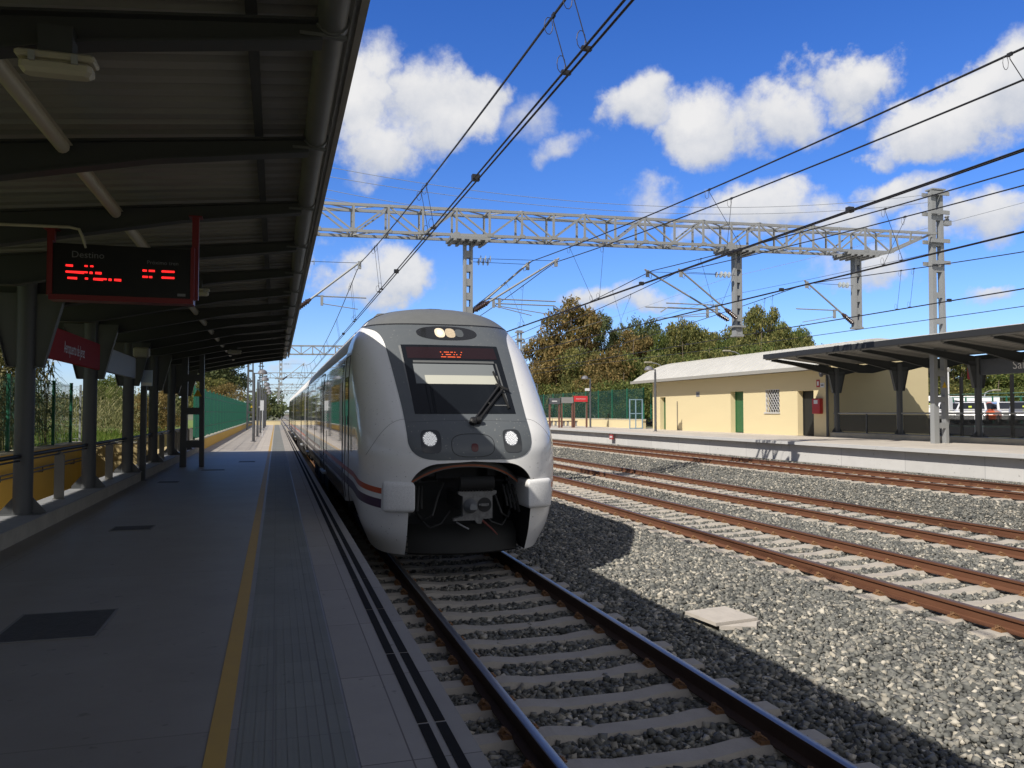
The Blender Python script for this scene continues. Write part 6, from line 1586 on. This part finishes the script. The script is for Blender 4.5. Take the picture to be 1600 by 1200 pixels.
def reeds():
    m_leaf = ramp_island('reed_leaves', [(0, (.07, .085, .03)), (.4, (.16, .165, .065)), (.75, (.28, .26, .12)), (1, (.40, .37, .2))], noise=.15, trans_leaf=True)
    m_stalk = mat('reed_stalk', (.26, .23, .10), .8, var=.5, scale=5)
    def blades(n_st, H, R, base, lv=16, ll=.55):
        V = []; st = MB()
        for i in range(n_st):
            a = random.uniform(0, 6.28); r = R * math.sqrt(random.random()); x, y = base[0] + r * math.cos(a), base[1] + r * math.sin(a); h = H * random.uniform(.6, 1.0)
            lx, ly = random.uniform(-.35, .35), random.uniform(-.35, .35)
            st.tube([(x, y, base[2]), (x + lx * .3, y + ly * .3, base[2] + h * .55), (x + lx, y + ly, base[2] + h)], [.014, .011, .004], 4, cap=False)
            for k in range(lv):
                f = .15 + .85 * (k + random.random()) / lv; p = Vector((x + lx * f * f, y + ly * f * f, base[2] + h * f)); b = random.uniform(0, 6.28); d = Vector((math.cos(b), math.sin(b), 0)); s = d.cross(Vector((0, 0, 1))) * .022 * random.uniform(.7, 1.3)
                L = ll * random.uniform(.6, 1.3); q1 = p + d * L * .45 + Vector((0, 0, L * .28)); q2 = p + d * L * .95 + Vector((0, 0, -L * .12 * random.uniform(0, 3)))
                V += [p - s * .5, p + s * .5, q1 + s, q1 - s, q1 - s, q1 + s, q2 + s * .2, q2 - s * .2]
        return V, st
    proto = None
    spots = [(-6.3, 20.2, 1.0), (-6.6, 21.3, 1.12), (-6.2, 22.2, .95), (-6.9, 23.0, 1.05), (-6.4, 24.0, 1.1), (-6.2, 18.6, .8), (-6.9, 17.4, .75), (-7.0, 25.6, .9)]
    names = ['by the second fence post, shorter', 'tall, with a nodding plume, between two fence posts', 'in the middle of the mesh fence', 'behind the third fence post', 'tall, with drooping tips, at the fence end', 'low, left of the first canopy post', 'lowest, at the left picture edge', 'low, behind the last fence post']
    for i, (x, y, s) in enumerate(spots):
        if proto is None:
            proto = thing('reed_clump', (x, y, .5), '', 'reeds', 'giant reed clumps behind the mesh fence')
            V, st = blades(22, 3.5, .6, (x, y, .5), 16, .6); st.build('stalk', m_stalk, proto); np_mesh('leaves', np.array([tuple(p) for p in V]), 4, m_leaf, proto); o = proto
        else: o = copy_tree(proto, (x, y, .5))
        o['label'] = 'giant reed clump ' + names[i]; o.scale = (1, 1, s); o.rotation_euler = (0, 0, i * 1.3)
    # far reed bed: one uncountable mass
    V = []
    for k in range(46):
        x = -34 + k * .62 + random.uniform(-.4, .4); y = 50 + random.uniform(-2.5, 2.5) + (x + 20) * .12
        v, _ = blades(16, random.uniform(2.2, 3.1), .9, (x, y, .45), 11, .5); V += v
    for k in range(26):
        x = -5.2 + random.uniform(-3.2, .5); y = 36 + k * 1.1
        v, _ = blades(10, random.uniform(1.4, 2.2), .8, (x - 1.2, y, .45), 10, .5); V += v
    o = np_mesh('reed_bed', np.array([tuple(p) for p in V]), 4, m_leaf); tag(o, 'dense pale reed bed across the meadow', 'reeds', kind='stuff')
    n = 30000; x = -rng.random(n) ** 1.4 * 26 - 5.75; y = 15 + rng.random(n) * 34; a = rng.uniform(0, 6.28, n); h = rng.uniform(.06, .24, n); dx = np.cos(a) * .02; dy = np.sin(a) * .02
    b = np.stack([np.stack([x - dx, y - dy, np.full(n, .50)], 1), np.stack([x + dx, y + dy, np.full(n, .50)], 1), np.stack([x + rng.normal(0, .05, n), y + rng.normal(0, .05, n), .5 + h], 1)], 1).reshape(-1, 3)
    g = ramp_island('grass_blades', [(0, (.06, .12, .015)), (.5, (.13, .2, .03)), (1, (.24, .26, .07))], noise=.3, trans_leaf=True)
    tag(np_mesh('grass', b, 3, g), 'bright green grass of the meadow behind the fence', 'grass', kind='stuff')
    # distant wooded skyline: one mass that nobody could count
    V = []
    for k in range(60):
        a = math.radians(-30 + k * 1.9); D = 260 + random.uniform(-30, 60)
        if abs(math.degrees(a)) < 1.5: continue
        x, y = D * math.sin(a), D * math.cos(a); w = random.uniform(7, 13); h = random.uniform(4, 9)
        L = [(x + random.uniform(-w, w), y + random.uniform(-4, 4), 1 + random.uniform(.1, .8) * h, random.uniform(2, 4)) for _ in range(8)]
        V.append(crown_leaves(L, 900, .7))
    o = np_mesh('distant_woodland', np.concatenate(V), 4, LM['dark']); tag(o, 'low distant woodland along the horizon', 'woodland', kind='stuff')
reeds()
